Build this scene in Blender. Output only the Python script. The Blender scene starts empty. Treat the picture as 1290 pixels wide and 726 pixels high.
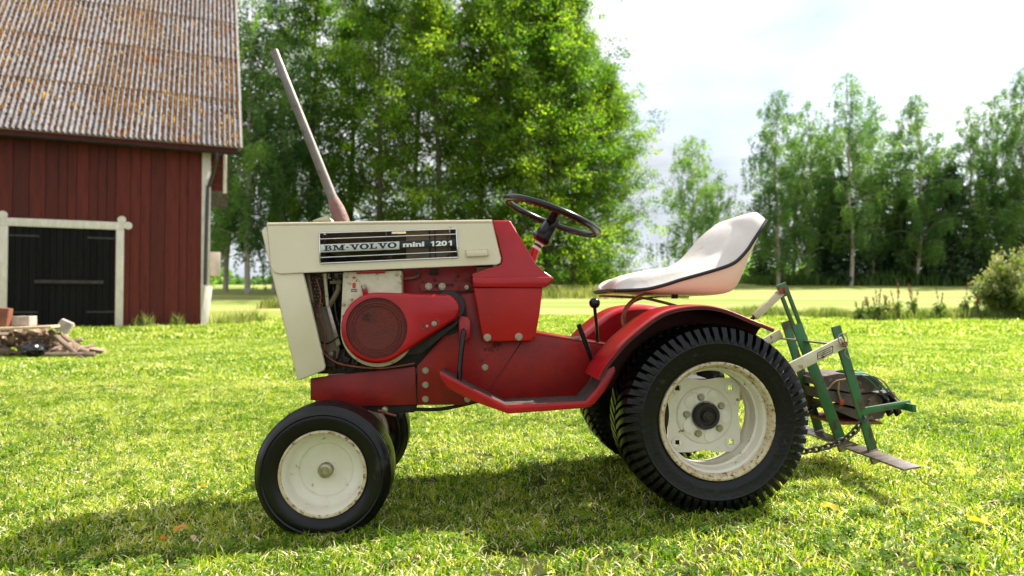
import bpy, bmesh, math, random
import numpy as np
from mathutils import Vector, Matrix
from mathutils.geometry import tessellate_polygon

rnd = random.Random(7)
rng = np.random.default_rng(11)
SC = bpy.context.scene
COL = SC.collection
PI = math.pi
R = math.radians

# ------------------------------------------------------------------ camera
FPX = 880.0                     # focal length in pixels of the 1290 px wide photograph
CAMZ = 0.68
PHI = math.atan(20 / FPX)       # slight upward pitch
cd = bpy.data.cameras.new('camera')
cam = bpy.data.objects.new('camera', cd)
COL.objects.link(cam)
cam.location = (0, 0, CAMZ)
cam.rotation_euler = (PI / 2 + PHI, 0, 0)
cd.sensor_width = 36
cd.lens = FPX / 1290 * 36
cd.clip_start = 0.05
cd.clip_end = 3000
cd.dof.use_dof = True
cd.dof.focus_distance = 2.25
cd.dof.aperture_fstop = 3.0
SC.camera = cam

# ------------------------------------------------------------------ light
SHIFT = (-0.74, -0.40)          # ground shadow displacement per metre of height
sun_dir = Vector((-SHIFT[0], -SHIFT[1], 1)).normalized()      # towards the sun
ld = bpy.data.lights.new('sun', 'SUN')
ld.energy = 5.0
ld.angle = R(0.55)
ld.color = (1.0, 0.95, 0.86)
sun = bpy.data.objects.new('sun', ld)
sun.rotation_euler = sun_dir.to_track_quat('Z', 'Y').to_euler()
COL.objects.link(sun)

world = bpy.data.worlds.new('World')
SC.world = world
world.use_nodes = True
nt = world.node_tree
nt.nodes.clear()
N = nt.nodes.new
sky = N('ShaderNodeTexSky')
sky.sky_type = 'NISHITA'
sky.sun_disc = False
sky.sun_elevation = math.asin(sun_dir.z)
sky.sun_rotation = math.atan2(sun_dir.x, sun_dir.y)
bg1 = N('ShaderNodeBackground'); bg1.inputs[1].default_value = 0.12
nt.links.new(sky.outputs[0], bg1.inputs[0])
tc = N('ShaderNodeTexCoord')
mp = N('ShaderNodeMapping'); mp.inputs['Scale'].default_value = (1.0, 1.0, 2.2)
mp.inputs['Location'].default_value = (0.35, 0.1, 0.25)
nt.links.new(tc.outputs['Generated'], mp.inputs[0])
nz = N('ShaderNodeTexNoise'); nz.inputs['Scale'].default_value = 2.3; nz.inputs['Detail'].default_value = 6
nz.inputs['Roughness'].default_value = 0.5
nt.links.new(mp.outputs[0], nz.inputs[0])
cr = N('ShaderNodeValToRGB')
cr.color_ramp.elements[0].position = 0.34; cr.color_ramp.elements[0].color = (0.42, 0.47, 0.54, 1)
cr.color_ramp.elements[1].position = 0.60; cr.color_ramp.elements[1].color = (1.0, 1.0, 1.0, 1)
nt.links.new(nz.outputs[0], cr.inputs[0])
bg2 = N('ShaderNodeBackground'); bg2.inputs[1].default_value = 0.62
nt.links.new(cr.outputs[0], bg2.inputs[0])
nz2 = N('ShaderNodeTexNoise'); nz2.inputs['Scale'].default_value = 1.7; nz2.inputs['Detail'].default_value = 4
nt.links.new(mp.outputs[0], nz2.inputs[0])
mr = N('ShaderNodeMapRange'); mr.inputs[1].default_value = 0.3; mr.inputs[2].default_value = 0.48
mr.inputs[3].default_value = 0.55; mr.inputs[4].default_value = 1.0
nt.links.new(nz2.outputs[0], mr.inputs[0])
mx = N('ShaderNodeMixShader')
nt.links.new(mr.outputs[0], mx.inputs[0])
nt.links.new(bg1.outputs[0], mx.inputs[1]); nt.links.new(bg2.outputs[0], mx.inputs[2])
wo = N('ShaderNodeOutputWorld')
nt.links.new(mx.outputs[0], wo.inputs[0])

SC.view_settings.view_transform = 'Standard'
SC.view_settings.look = 'None'
SC.view_settings.gamma = 1
SC.view_settings.exposure = 1.24

# ------------------------------------------------------------------ materials
def srgb(r, g, b):
    f = lambda c: (c / 255 / 12.92) if c / 255 <= 0.04045 else ((c / 255 + 0.055) / 1.055) ** 2.4
    return (f(r), f(g), f(b), 1)

def base_mat(name):
    m = bpy.data.materials.new(name)
    m.use_nodes = True
    return m, m.node_tree, m.node_tree.nodes['Principled BSDF']

def mat(name, col, col2=None, rough=0.5, metal=0.0, scale=8.0, dirt=None, dirt_amt=0.0, dirt_scale=14.0,
        bump=0.0, bump_scale=60.0, coat=0.0, stretch=(1, 1, 1), rand=0.0, rough2=None, spec=0.5, edge=None, edge_r=0.006, edge_amt=0.5):
    """col/col2 mixed by a soft noise; dirt (rust, dust, chips) as sharper patches; rand = per object brightness"""
    m, t, b = base_mat(name)
    n = t.nodes.new; L = t.links.new
    b.inputs['Metallic'].default_value = metal
    b.inputs['Roughness'].default_value = rough
    b.inputs['Specular IOR Level'].default_value = spec
    b.inputs['Coat Weight'].default_value = coat
    b.inputs['Coat Roughness'].default_value = 0.12
    tcn = n('ShaderNodeTexCoord'); mpn = n('ShaderNodeMapping'); mpn.inputs['Scale'].default_value = stretch
    L(tcn.outputs['Object'], mpn.inputs[0])
    oi = n('ShaderNodeObjectInfo')
    if rand:
        L(oi.outputs['Random'], mpn.inputs['Location'])
    col2 = col2 or tuple(c * 0.8 for c in col[:3]) + (1,)
    na = n('ShaderNodeTexNoise'); na.inputs['Scale'].default_value = scale; na.inputs['Detail'].default_value = 6
    na.inputs['Roughness'].default_value = 0.62
    L(mpn.outputs[0], na.inputs[0])
    r1 = n('ShaderNodeMapRange'); r1.inputs[1].default_value = 0.32; r1.inputs[2].default_value = 0.68
    L(na.outputs[0], r1.inputs[0])
    mix = n('ShaderNodeMix'); mix.data_type = 'RGBA'
    mix.inputs[6].default_value = col; mix.inputs[7].default_value = col2
    L(r1.outputs[0], mix.inputs[0])
    out = mix.outputs[2]
    if rand:
        hv = n('ShaderNodeHueSaturation')
        mm = n('ShaderNodeMapRange'); mm.inputs[3].default_value = 1 - rand; mm.inputs[4].default_value = 1 + rand
        L(oi.outputs['Random'], mm.inputs[0]); L(mm.outputs[0], hv.inputs['Value']); L(out, hv.inputs['Color'])
        out = hv.outputs[0]
    if dirt is not None:
        nb = n('ShaderNodeTexNoise'); nb.inputs['Scale'].default_value = dirt_scale; nb.inputs['Detail'].default_value = 9
        nb.inputs['Roughness'].default_value = 0.72
        L(mpn.outputs[0], nb.inputs[0])
        r2 = n('ShaderNodeMapRange')
        lo = 0.72 - 0.34 * dirt_amt
        r2.inputs[1].default_value = lo; r2.inputs[2].default_value = lo + 0.07
        L(nb.outputs[0], r2.inputs[0])
        mix2 = n('ShaderNodeMix'); mix2.data_type = 'RGBA'
        L(r2.outputs[0], mix2.inputs[0]); L(out, mix2.inputs[6]); mix2.inputs[7].default_value = dirt
        out = mix2.outputs[2]
        rr = n('ShaderNodeMapRange'); rr.inputs[3].default_value = rough; rr.inputs[4].default_value = min(1, rough + 0.4)
        L(r2.outputs[0], rr.inputs[0]); L(rr.outputs[0], b.inputs['Roughness'])
    if edge is not None:                       # paint worn through along the edges of the sheet metal
        bv = n('ShaderNodeBevel'); bv.samples = 4; bv.inputs['Radius'].default_value = edge_r
        gg = n('ShaderNodeNewGeometry')
        dt = n('ShaderNodeVectorMath'); dt.operation = 'DOT_PRODUCT'
        L(bv.outputs[0], dt.inputs[0]); L(gg.outputs['Normal'], dt.inputs[1])
        ne = n('ShaderNodeTexNoise'); ne.inputs['Scale'].default_value = 45; ne.inputs['Detail'].default_value = 8; ne.inputs['Roughness'].default_value = .7
        L(mpn.outputs[0], ne.inputs[0])
        e1 = n('ShaderNodeMapRange'); e1.inputs[1].default_value = 1.0; e1.inputs[2].default_value = .90; e1.inputs[3].default_value = 0; e1.inputs[4].default_value = .5
        L(dt.outputs['Value'], e1.inputs[0])
        e2 = n('ShaderNodeMath'); e2.operation = 'ADD'; L(e1.outputs[0], e2.inputs[0]); L(ne.outputs[0], e2.inputs[1])
        e3 = n('ShaderNodeMapRange'); e3.inputs[1].default_value = 1.10 - .35 * edge_amt; e3.inputs[2].default_value = 1.16 - .35 * edge_amt
        L(e2.outputs[0], e3.inputs[0])
        mixe = n('ShaderNodeMix'); mixe.data_type = 'RGBA'
        L(e3.outputs[0], mixe.inputs[0]); L(out, mixe.inputs[6]); mixe.inputs[7].default_value = edge
        out = mixe.outputs[2]
    L(out, b.inputs['Base Color'])
    if bump:
        nc = n('ShaderNodeTexNoise'); nc.inputs['Scale'].default_value = bump_scale; nc.inputs['Detail'].default_value = 5
        L(mpn.outputs[0], nc.inputs[0])
        bp = n('ShaderNodeBump'); bp.inputs['Strength'].default_value = bump; bp.inputs['Distance'].default_value = 0.01
        L(nc.outputs[0], bp.inputs['Height']); L(bp.outputs[0], b.inputs['Normal'])
    return m

def leafmat(name, cols, transl=0.45, rough=0.5, wscale=0.35, spec=0.3, tr_gain=1.5):
    """foliage: colour from the per-leaf attribute 'tint' plus a broad world noise; part of the light passes through"""
    m, t, b = base_mat(name)
    n = t.nodes.new; L = t.links.new
    at = n('ShaderNodeAttribute'); at.attribute_name = 'tint'
    ge = n('ShaderNodeNewGeometry')
    na = n('ShaderNodeTexNoise'); na.inputs['Scale'].default_value = wscale; na.inputs['Detail'].default_value = 3
    L(ge.outputs['Position'], na.inputs[0])
    oi = n('ShaderNodeObjectInfo')
    a1 = n('ShaderNodeMath'); a1.operation = 'MULTIPLY_ADD'; a1.inputs[1].default_value = 0.9; a1.inputs[2].default_value = -0.45
    L(na.outputs[0], a1.inputs[0])
    a2 = n('ShaderNodeMath'); a2.operation = 'ADD'
    L(a1.outputs[0], a2.inputs[0]); L(at.outputs['Fac'], a2.inputs[1])
    a3 = n('ShaderNodeMath'); a3.operation = 'MULTIPLY_ADD'; a3.inputs[1].default_value = 0.22; a3.inputs[2].default_value = -0.11
    L(oi.outputs['Random'], a3.inputs[0])
    a4 = n('ShaderNodeMath'); a4.operation = 'ADD'
    L(a2.outputs[0], a4.inputs[0]); L(a3.outputs[0], a4.inputs[1])
    cr = n('ShaderNodeValToRGB')
    els = cr.color_ramp.elements
    while len(els) < len(cols): els.new(0.5)
    for i, (p, c) in enumerate(cols):
        els[i].position = p; els[i].color = c
    L(a4.outputs[0], cr.inputs[0])
    L(cr.outputs[0], b.inputs['Base Color'])
    b.inputs['Roughness'].default_value = rough
    b.inputs['Specular IOR Level'].default_value = spec
    tr = n('ShaderNodeBsdfTranslucent')
    mul = n('ShaderNodeMix'); mul.data_type = 'RGBA'; mul.blend_type = 'MULTIPLY'; mul.inputs[0].default_value = 1
    mul.inputs[7].default_value = (tr_gain * 1.02, tr_gain * 1.1, tr_gain * 0.45, 1)
    L(cr.outputs[0], mul.inputs[6]); L(mul.outputs[2], tr.inputs[0])
    ms = n('ShaderNodeMixShader'); ms.inputs[0].default_value = transl
    L(b.outputs[0], ms.inputs[1]); L(tr.outputs[0], ms.inputs[2])
    L(ms.outputs[0], t.nodes['Material Output'].inputs[0])
    return m

M = {}
M['cream'] = mat('cream_paint', srgb(216, 208, 180), srgb(208, 199, 168), 0.30, scale=5, dirt=srgb(110, 82, 56), dirt_amt=0.17, dirt_scale=34, coat=0.3, edge=srgb(104, 70, 46), edge_amt=.75, bump=.35, bump_scale=5)
M['cream_top'] = mat('cream_paint_top', srgb(216, 208, 180), srgb(208, 199, 168), 0.30, scale=5, dirt=srgb(110, 82, 56), dirt_amt=0.17, dirt_scale=34, coat=0.3)
M['cream_rust'] = mat('cream_paint_rusty', srgb(205, 200, 170), srgb(186, 178, 142), 0.42, scale=9, dirt=srgb(112, 62, 34), dirt_amt=0.47, dirt_scale=24, bump=0.15, bump_scale=90)
M['cream_rim'] = mat('cream_rim_paint', srgb(224, 220, 206), srgb(208, 203, 184), 0.35, scale=7, dirt=srgb(112, 66, 38), dirt_amt=0.33, dirt_scale=30, coat=0.2)
M['rim_edge'] = mat('rim_edge_rusty', srgb(198, 190, 158), srgb(170, 150, 110), 0.5, scale=20, dirt=srgb(104, 56, 28), dirt_amt=0.56, dirt_scale=80, bump=0.2)
M['cream_engine'] = mat('engine_cream', srgb(200, 194, 170), srgb(176, 166, 136), 0.5, scale=14, dirt=srgb(118, 70, 40), dirt_amt=0.42, dirt_scale=26)
M['red'] = mat('red_paint', srgb(172, 10, 24), srgb(142, 8, 18), 0.28, scale=4, dirt=srgb(96, 24, 20), dirt_amt=0.20, dirt_scale=26, coat=0.12, spec=0.35, edge=srgb(70, 34, 26), edge_amt=.8, bump=.35, bump_scale=5)
M['underside'] = mat('fender_underside_brown', srgb(84, 34, 28), srgb(54, 28, 23), 0.75, scale=9, dirt=srgb(108, 30, 24), dirt_amt=0.4, dirt_scale=12)  # darker brown than the red outer face, with redder patches
M['red_low'] = mat('red_cowl_paint', srgb(172, 18, 10), srgb(144, 13, 8), 0.42, scale=5, dirt=srgb(150, 74, 54), dirt_amt=0.20, dirt_scale=34, coat=0.05, spec=0.3, edge=srgb(70, 34, 26), edge_amt=.9, bump=.35, bump_scale=6)
M['red_dusty'] = mat('red_dusty_paint', srgb(150, 22, 17), srgb(108, 19, 15), 0.42, scale=7, dirt=srgb(72, 34, 26), dirt_amt=0.38, dirt_scale=11, bump=0.08, spec=0.35, edge=srgb(50, 32, 26), edge_amt=1.1)
M['red_screen'] = mat('red_screen', srgb(104, 34, 26), srgb(84, 36, 28), 0.75, scale=14, dirt=srgb(54, 34, 28), dirt_amt=0.44, dirt_scale=9, bump=0.5, bump_scale=260)
M['rust_red'] = mat('rusty_red_strap', srgb(120, 48, 34), srgb(140, 84, 60), 0.5, scale=20, dirt=srgb(84, 48, 32), dirt_amt=0.5, dirt_scale=30)
M['chrome'] = mat('chrome', srgb(205, 208, 210), srgb(185, 188, 190), 0.16, metal=1.0, scale=30)
M['silver_plate'] = mat('silver_badge_plate', srgb(196, 200, 196), srgb(178, 184, 178), 0.35, metal=0.35, scale=30)
M['zinc'] = mat('zinc_bolt', srgb(176, 172, 150), srgb(140, 132, 108), 0.38, metal=0.8, scale=60)
M['black'] = mat('black_plastic', srgb(12, 12, 13), srgb(18, 18, 19), 0.22, scale=12, spec=0.35)
M['black_matt'] = mat('black_greasy', srgb(24, 21, 19), srgb(44, 38, 32), 0.7, scale=16, bump=0.2)
M['engine_dark'] = mat('engine_grimy_metal', srgb(62, 52, 42), srgb(34, 29, 25), 0.6, metal=0.3, scale=18, dirt=srgb(96, 82, 60), dirt_amt=0.5, dirt_scale=30, bump=0.4)
M['brown_tin'] = mat('brown_tin_sheet', srgb(120, 106, 84), srgb(92, 80, 62), 0.5, scale=8, dirt=srgb(70, 52, 38), dirt_amt=0.5)
M['steel'] = mat('worn_steel', srgb(164, 156, 148), srgb(128, 116, 106), 0.34, metal=0.85, scale=12, dirt=srgb(104, 76, 56), dirt_amt=0.4, dirt_scale=20, stretch=(1, 4, 4))
M['exhaust'] = mat('weathered_exhaust', srgb(170, 166, 158), srgb(140, 130, 122), 0.45, metal=0.6, scale=10, dirt=srgb(116, 92, 80), dirt_amt=0.34, dirt_scale=16)
M['exhaust_base'] = mat('exhaust_flaky', srgb(104, 72, 64), srgb(128, 96, 86), 0.65, scale=16, dirt=srgb(196, 188, 168), dirt_amt=0.5, dirt_scale=13, bump=0.3)
M['rubber'] = mat('rubber', srgb(10, 10, 11), srgb(7, 7, 8), 0.30, scale=20, dirt=srgb(40, 39, 35), dirt_amt=0.38, dirt_scale=9, bump=0.05, bump_scale=120, spec=0.3)
M['rubber_tread'] = mat('rubber_tread', srgb(9, 9, 10), srgb(6, 6, 7), 0.34, scale=20, dirt=srgb(44, 42, 37), dirt_amt=0.36, dirt_scale=20, bump=0.15, bump_scale=90, spec=0.3)
M['seat_white'] = mat('seat_vinyl', srgb(208, 203, 196), srgb(200, 194, 186), 0.45, scale=8, dirt=srgb(182, 174, 164), dirt_amt=0.3, dirt_scale=6, bump=0.10, bump_scale=40)
M['seat_shell'] = mat('seat_shell', srgb(226, 208, 184), srgb(222, 200, 174), 0.35, scale=4, coat=0.2)
M['green'] = mat('green_paint', srgb(44, 108, 60), srgb(34, 90, 48), 0.42, scale=10, dirt=srgb(74, 60, 40), dirt_amt=0.50, dirt_scale=16, stretch=(1, 1, 0.5), edge=srgb(96, 80, 60), edge_amt=1.1)
M['weight'] = mat('weathered_concrete', srgb(96, 84, 76), srgb(64, 56, 50), 0.8, scale=12, dirt=srgb(128, 110, 94), dirt_amt=0.5, dirt_scale=22, bump=0.5, bump_scale=50)
M['strap'] = mat('green_webbing', srgb(40, 112, 84), srgb(60, 130, 100), 0.7, scale=60)
M['rope'] = mat('old_rope', srgb(150, 128, 92), srgb(120, 98, 66), 0.9, scale=80)
M['orange_rag'] = mat('orange_buckle', srgb(170, 66, 40), None, 0.6)
M['chain'] = mat('chain_steel', srgb(92, 88, 84), srgb(60, 54, 50), 0.4, metal=0.8, scale=40, dirt=srgb(80, 58, 44), dirt_amt=0.5)
M['print_black'] = mat('black_print', srgb(16, 16, 18), None, 0.5)
M['print_white'] = mat('white_print', srgb(225, 228, 225), None, 0.4)
M['print_red'] = mat('red_print', srgb(190, 60, 50), None, 0.5)
M['grip'] = mat('grip_mat', srgb(52, 44, 40), srgb(84, 70, 62), 0.9, scale=40, dirt=srgb(110, 92, 80), dirt_amt=0.4, dirt_scale=60, bump=0.8, bump_scale=160)
M['barn_red'] = mat('barn_red_boards', srgb(92, 27, 18), srgb(70, 21, 15), 0.85, scale=3, dirt=srgb(60, 30, 24), dirt_amt=0.44, dirt_scale=5, stretch=(4, 4, 0.35), rand=0.27, bump=0.3, bump_scale=14)
M['barn_white'] = mat('white_trim', srgb(220, 212, 206), srgb(198, 188, 176), 0.7, scale=6, dirt=srgb(130, 112, 90), dirt_amt=0.26, dirt_scale=12, stretch=(2, 2, 0.6))
M['barn_door'] = mat('black_tarred_door', srgb(13, 13, 14), srgb(22, 21, 21), 0.8, scale=4, stretch=(5, 5, 0.4), rand=0.25, spec=0.15)
M['iron'] = mat('black_iron', srgb(30, 28, 28), srgb(60, 54, 50), 0.5, metal=0.3)
M['dark_inside'] = mat('dark_timber', srgb(30, 24, 20), None, 0.9)
M['gutter'] = mat('dark_gutter', srgb(40, 40, 42), srgb(60, 58, 58), 0.45, metal=0.2, scale=5)
M['box_grey'] = mat('pink_grey_box', srgb(196, 178, 170), srgb(184, 168, 160), 0.5)
M['wood'] = mat('split_wood', srgb(104, 80, 64), srgb(186, 164, 140), 0.8, scale=6, dirt=srgb(60, 44, 34), dirt_amt=0.5, dirt_scale=10, stretch=(0.5, 4, 4), rand=0.45, bump=0.4, bump_scale=30)
M['wood_end'] = mat('pale_wood', srgb(200, 178, 146), srgb(176, 150, 116), 0.8, scale=8, rand=0.15)
M['wood_orange'] = mat('orange_wood', srgb(134, 84, 60), srgb(104, 64, 46), 0.85, scale=8)
M['block'] = mat('pale_concrete', srgb(176, 168, 158), srgb(140, 130, 120), 0.85, scale=9, bump=0.4)
M['bag'] = mat('black_bag', srgb(18, 18, 22), None, 0.22, bump=0.3, bump_scale=12)
M['bark'] = mat('grey_bark', srgb(104, 92, 78), srgb(62, 54, 46), 0.9, scale=3, stretch=(3, 3, 0.5), bump=0.6, bump_scale=8)
M['bark_birch'] = mat('birch_bark', srgb(176, 168, 156), srgb(140, 130, 118), 0.8, scale=2.5, dirt=srgb(50, 44, 40), dirt_amt=0.5, dirt_scale=3.0, stretch=(1, 1, 2.0))
M['bark_dark'] = mat('spruce_bark', srgb(84, 66, 54), srgb(54, 44, 38), 0.9, scale=4)

def g(r, gg, b): return (r, gg, b, 1)
M['grass'] = leafmat('grass_blades', [(0.0, g(.026, .085, .004)), (0.25, g(.090, .210, .006)), (0.50, g(.245, .345, .010)), (0.72, g(.42, .42, .04)), (0.86, g(.52, .44, .20)), (1.0, g(.80, .74, .56))],
                     transl=0.42, rough=0.6, wscale=1.1, spec=0.25, tr_gain=1.9)
M['clover'] = leafmat('clover', [(0.0, g(.05, .12, .012)), (1.0, g(.18, .27, .03))], transl=0.35, rough=0.7, spec=0.15, wscale=1.0)
M['aspen'] = leafmat('aspen_leaves', [(0.0, g(.024, .070, .009)), (0.5, g(.076, .152, .012)), (1.0, g(.22, .30, .022))], transl=0.55, wscale=0.22, tr_gain=2.3)
M['birch'] = leafmat('birch_leaves', [(0.0, g(.032, .080, .036)), (0.5, g(.080, .150, .058)), (1.0, g(.17, .25, .075))], transl=0.55, wscale=0.2, tr_gain=2.3)
M['spruce'] = leafmat('spruce_needles', [(0.0, g(.016, .040, .020)), (1.0, g(.045, .085, .034))], transl=0.12, wscale=0.3)
M['meadow'] = leafmat('tall_grass', [(0.0, g(.05, .11, .02)), (0.5, g(.13, .19, .04)), (1.0, g(.38, .34, .17))], transl=0.4, wscale=0.6)
M['seedhead'] = mat('brown_seedheads', srgb(130, 84, 56), srgb(150, 104, 70), 0.9)
M['flowers'] = leafmat('cream_flowers', [(0.0, g(.30, .34, .12)), (1.0, g(.62, .58, .34))], transl=0.3, wscale=0.6, tr_gain=1.0)
M['yellow_leaf'] = leafmat('yellow_leaf', [(0, g(.75, .50, .06)), (1, g(.80, .56, .10))], transl=0.35, tr_gain=1.0)
M['orange_leaf'] = leafmat('orange_leaf', [(0, g(.62, .27, .05)), (1, g(.70, .34, .08))], transl=0.35, tr_gain=1.0)

def roof_mat():
    m, t, b = base_mat('fibre_cement_sheet')
    n = t.nodes.new; L = t.links.new
    ge = n('ShaderNodeNewGeometry')
    oi = n('ShaderNodeObjectInfo')
    na = n('ShaderNodeTexNoise'); na.inputs['Scale'].default_value = 9; na.inputs['Detail'].default_value = 8; na.inputs['Roughness'].default_value = .7
    L(ge.outputs['Position'], na.inputs[0])
    c1 = n('ShaderNodeValToRGB'); e = c1.color_ramp.elements
    e[0].position = .3; e[0].color = srgb(62, 58, 58); e[1].position = .66; e[1].color = srgb(132, 127, 127)
    L(na.outputs[0], c1.inputs[0])
    nb = n('ShaderNodeTexNoise'); nb.inputs['Scale'].default_value = 1.1; nb.inputs['Detail'].default_value = 9; nb.inputs['Roughness'].default_value = .75
    L(ge.outputs['Position'], nb.inputs[0])
    r = n('ShaderNodeMapRange'); r.inputs[1].default_value = .56; r.inputs[2].default_value = .66
    L(nb.outputs[0], r.inputs[0])
    mx = n('ShaderNodeMix'); mx.data_type = 'RGBA'
    L(r.outputs[0], mx.inputs[0]); L(c1.outputs[0], mx.inputs[6]); mx.inputs[7].default_value = srgb(116, 76, 42)
    hv = n('ShaderNodeHueSaturation'); mm = n('ShaderNodeMapRange'); mm.inputs[3].default_value = .86; mm.inputs[4].default_value = 1.1
    L(oi.outputs['Random'], mm.inputs[0]); L(mm.outputs[0], hv.inputs['Value']); L(mx.outputs[2], hv.inputs['Color'])
    L(hv.outputs[0], b.inputs['Base Color'])
    b.inputs['Roughness'].default_value = .85
    return m
M['roof'] = roof_mat()
M['moss'] = leafmat('roof_moss', [(0, g(.06, .030, .015)), (.5, g(.17, .075, .022)), (1, g(.40, .23, .03))], transl=0.05, wscale=0.8, rough=0.95, spec=0.1)

def ground_mat():
    m, t, b = base_mat('lawn_ground')
    n = t.nodes.new; L = t.links.new
    ge = n('ShaderNodeNewGeometry')
    def noise(s, d, r=.6):
        x = n('ShaderNodeTexNoise'); x.inputs['Scale'].default_value = s; x.inputs['Detail'].default_value = d; x.inputs['Roughness'].default_value = r
        L(ge.outputs['Position'], x.inputs[0]); return x.outputs[0]
    c1 = n('ShaderNodeValToRGB'); e = c1.color_ramp.elements
    e[0].position = .3; e[0].color = g(.11, .165, .012)
    e[1].position = .7; e[1].color = g(.36, .34, .08)
    e2 = e.new(.5); e2.color = g(.20, .26, .022)
    mixn = n('ShaderNodeMath'); mixn.operation = 'MULTIPLY_ADD'; mixn.inputs[1].default_value = .55
    hn = n('ShaderNodeMath'); hn.operation = 'MULTIPLY'; hn.inputs[1].default_value = .45
    L(noise(.9, 5), hn.inputs[0]); L(noise(26, 8, .75), mixn.inputs[0]); L(hn.outputs[0], mixn.inputs[2])
    L(mixn.outputs[0], c1.inputs[0])
    sy = n('ShaderNodeSeparateXYZ'); L(ge.outputs['Position'], sy.inputs[0])
    nr = n('ShaderNodeMapRange'); nr.inputs[1].default_value = 9; nr.inputs[2].default_value = 22; nr.inputs[3].default_value = .0; nr.inputs[4].default_value = 1
    L(sy.outputs['Y'], nr.inputs[0])
    thatch_shade = n('ShaderNodeMix'); thatch_shade.data_type = 'RGBA'; thatch_shade.inputs[6].default_value = g(.055, .058, .016)  # soil and thatch tone, darkened to paint shade between the near blades
    L(nr.outputs[0], thatch_shade.inputs[0]); L(c1.outputs[0], thatch_shade.inputs[7])
    # the hayfield beyond the mown lawn is paler
    sx = n('ShaderNodeSeparateXYZ'); L(ge.outputs['Position'], sx.inputs[0])
    fr = n('ShaderNodeMapRange'); fr.inputs[1].default_value = 23; fr.inputs[2].default_value = 30
    L(sx.outputs['Y'], fr.inputs[0])
    c2 = n('ShaderNodeValToRGB'); e = c2.color_ramp.elements
    e[0].position = .35; e[0].color = g(.17, .24, .045); e[1].position = .65; e[1].color = g(.36, .34, .13)
    mpp = n('ShaderNodeMapping'); mpp.inputs['Scale'].default_value = (.05, .35, 1)
    L(ge.outputs['Position'], mpp.inputs[0])
    st = n('ShaderNodeTexNoise'); st.inputs['Scale'].default_value = 1.2; st.inputs['Detail'].default_value = 6
    L(mpp.outputs[0], st.inputs[0]); L(st.outputs[0], c2.inputs[0])
    mx = n('ShaderNodeMix'); mx.data_type = 'RGBA'
    L(fr.outputs[0], mx.inputs[0]); L(thatch_shade.outputs[2], mx.inputs[6]); L(c2.outputs[0], mx.inputs[7])
    L(mx.outputs[2], b.inputs['Base Color'])
    b.inputs['Roughness'].default_value = .95
    b.inputs['Specular IOR Level'].default_value = .1
    bp = n('ShaderNodeBump'); bp.inputs['Strength'].default_value = .6; bp.inputs['Distance'].default_value = .03
    L(noise(30, 6, .7), bp.inputs['Height']); L(bp.outputs[0], b.inputs['Normal'])
    return m
M['ground'] = ground_mat()

# ------------------------------------------------------------------ mesh helpers
def link(o, parent=None):
    COL.objects.link(o)
    if parent is not None: o.parent = parent
    return o

def finish(name, bm, m, parent=None, smooth=35, bevel=0.0, seg=2, kind=None, loc=None):
    if bevel > 0:
        bmesh.ops.recalc_face_normals(bm, faces=bm.faces)
        es = [e for e in bm.edges if len(e.link_faces) == 2 and e.calc_face_angle(0) > R(28)]
        if es:
            bmesh.ops.bevel(bm, geom=es, offset=bevel, segments=seg, profile=0.5, affect='EDGES', clamp_overlap=True)
    bmesh.ops.recalc_face_normals(bm, faces=bm.faces)
    for f in bm.faces: f.smooth = True
    lim = R(smooth)
    for e in bm.edges:
        if len(e.link_faces) == 2: e.smooth = e.calc_face_angle(0) < lim
    me = bpy.data.meshes.new(name)
    bm.to_mesh(me); bm.free()
    for mm in (m if isinstance(m, (list, tuple)) else [m]): me.materials.append(mm)
    o = bpy.data.objects.new(name, me)
    if kind: o['kind'] = kind
    if loc is not None: o.location = loc
    return link(o, parent)

def empty(name, loc=(0, 0, 0), rz=0, parent=None):
    o = bpy.data.objects.new(name, None)
    o.location = loc; o.rotation_euler = (0, 0, rz); o.empty_display_size = .1
    return link(o, parent)

def tag(o, label=None, cat=None, group=None, kind=None):
    if label: o['label'] = label
    if cat: o['category'] = cat
    if group: o['group'] = group
    if kind: o['kind'] = kind
    return o

def children(o): return [c for c in COL.objects if c.parent == o]
def copy_tree(o, parent=None):
    c = o.copy(); COL.objects.link(c); c.parent = parent
    for ch in o.children: copy_tree(ch, c)
    return c

def add_box(bm, c, s, rot=None):
    mtx = Matrix.Translation(Vector(c)) @ (rot.to_4x4() if rot else Matrix.Identity(4)) @ Matrix.Diagonal((s[0], s[1], s[2], 1))
    return bmesh.ops.create_cube(bm, size=1.0, matrix=mtx)['verts']

def add_prism(bm, pts, y0, y1, holes=(), taper=None):
    """pts: list of (x, z) in a plane of constant y, extruded from y0 to y1"""
    loops = [list(pts)] + [list(h) for h in holes]
    if not holes:
        a = [bm.verts.new((p[0], y0, p[1])) for p in pts]
        b = [bm.verts.new(((taper(p) if taper else p)[0], y1, (taper(p) if taper else p)[1])) for p in pts]
        n = len(a)
        bm.faces.new(a); bm.faces.new(list(reversed(b)))
        for i in range(n): bm.faces.new((a[i], b[i], b[(i + 1) % n], a[(i + 1) % n]))
        return
    tris = tessellate_polygon([[Vector((p[0], p[1], 0)) for p in lp] for lp in loops])
    flat = [p for lp in loops for p in lp]
    a = [bm.verts.new((p[0], y0, p[1])) for p in flat]
    b = [bm.verts.new((p[0], y1, p[1])) for p in flat]
    for t in tris:
        try:
            bm.faces.new([a[i] for i in t]); bm.faces.new([b[i] for i in reversed(t)])
        except ValueError: pass
    k = 0
    for lp in loops:
        n = len(lp)
        for i in range(n): bm.faces.new((a[k + i], b[k + i], b[k + (i + 1) % n], a[k + (i + 1) % n]))
        k += n

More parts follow.
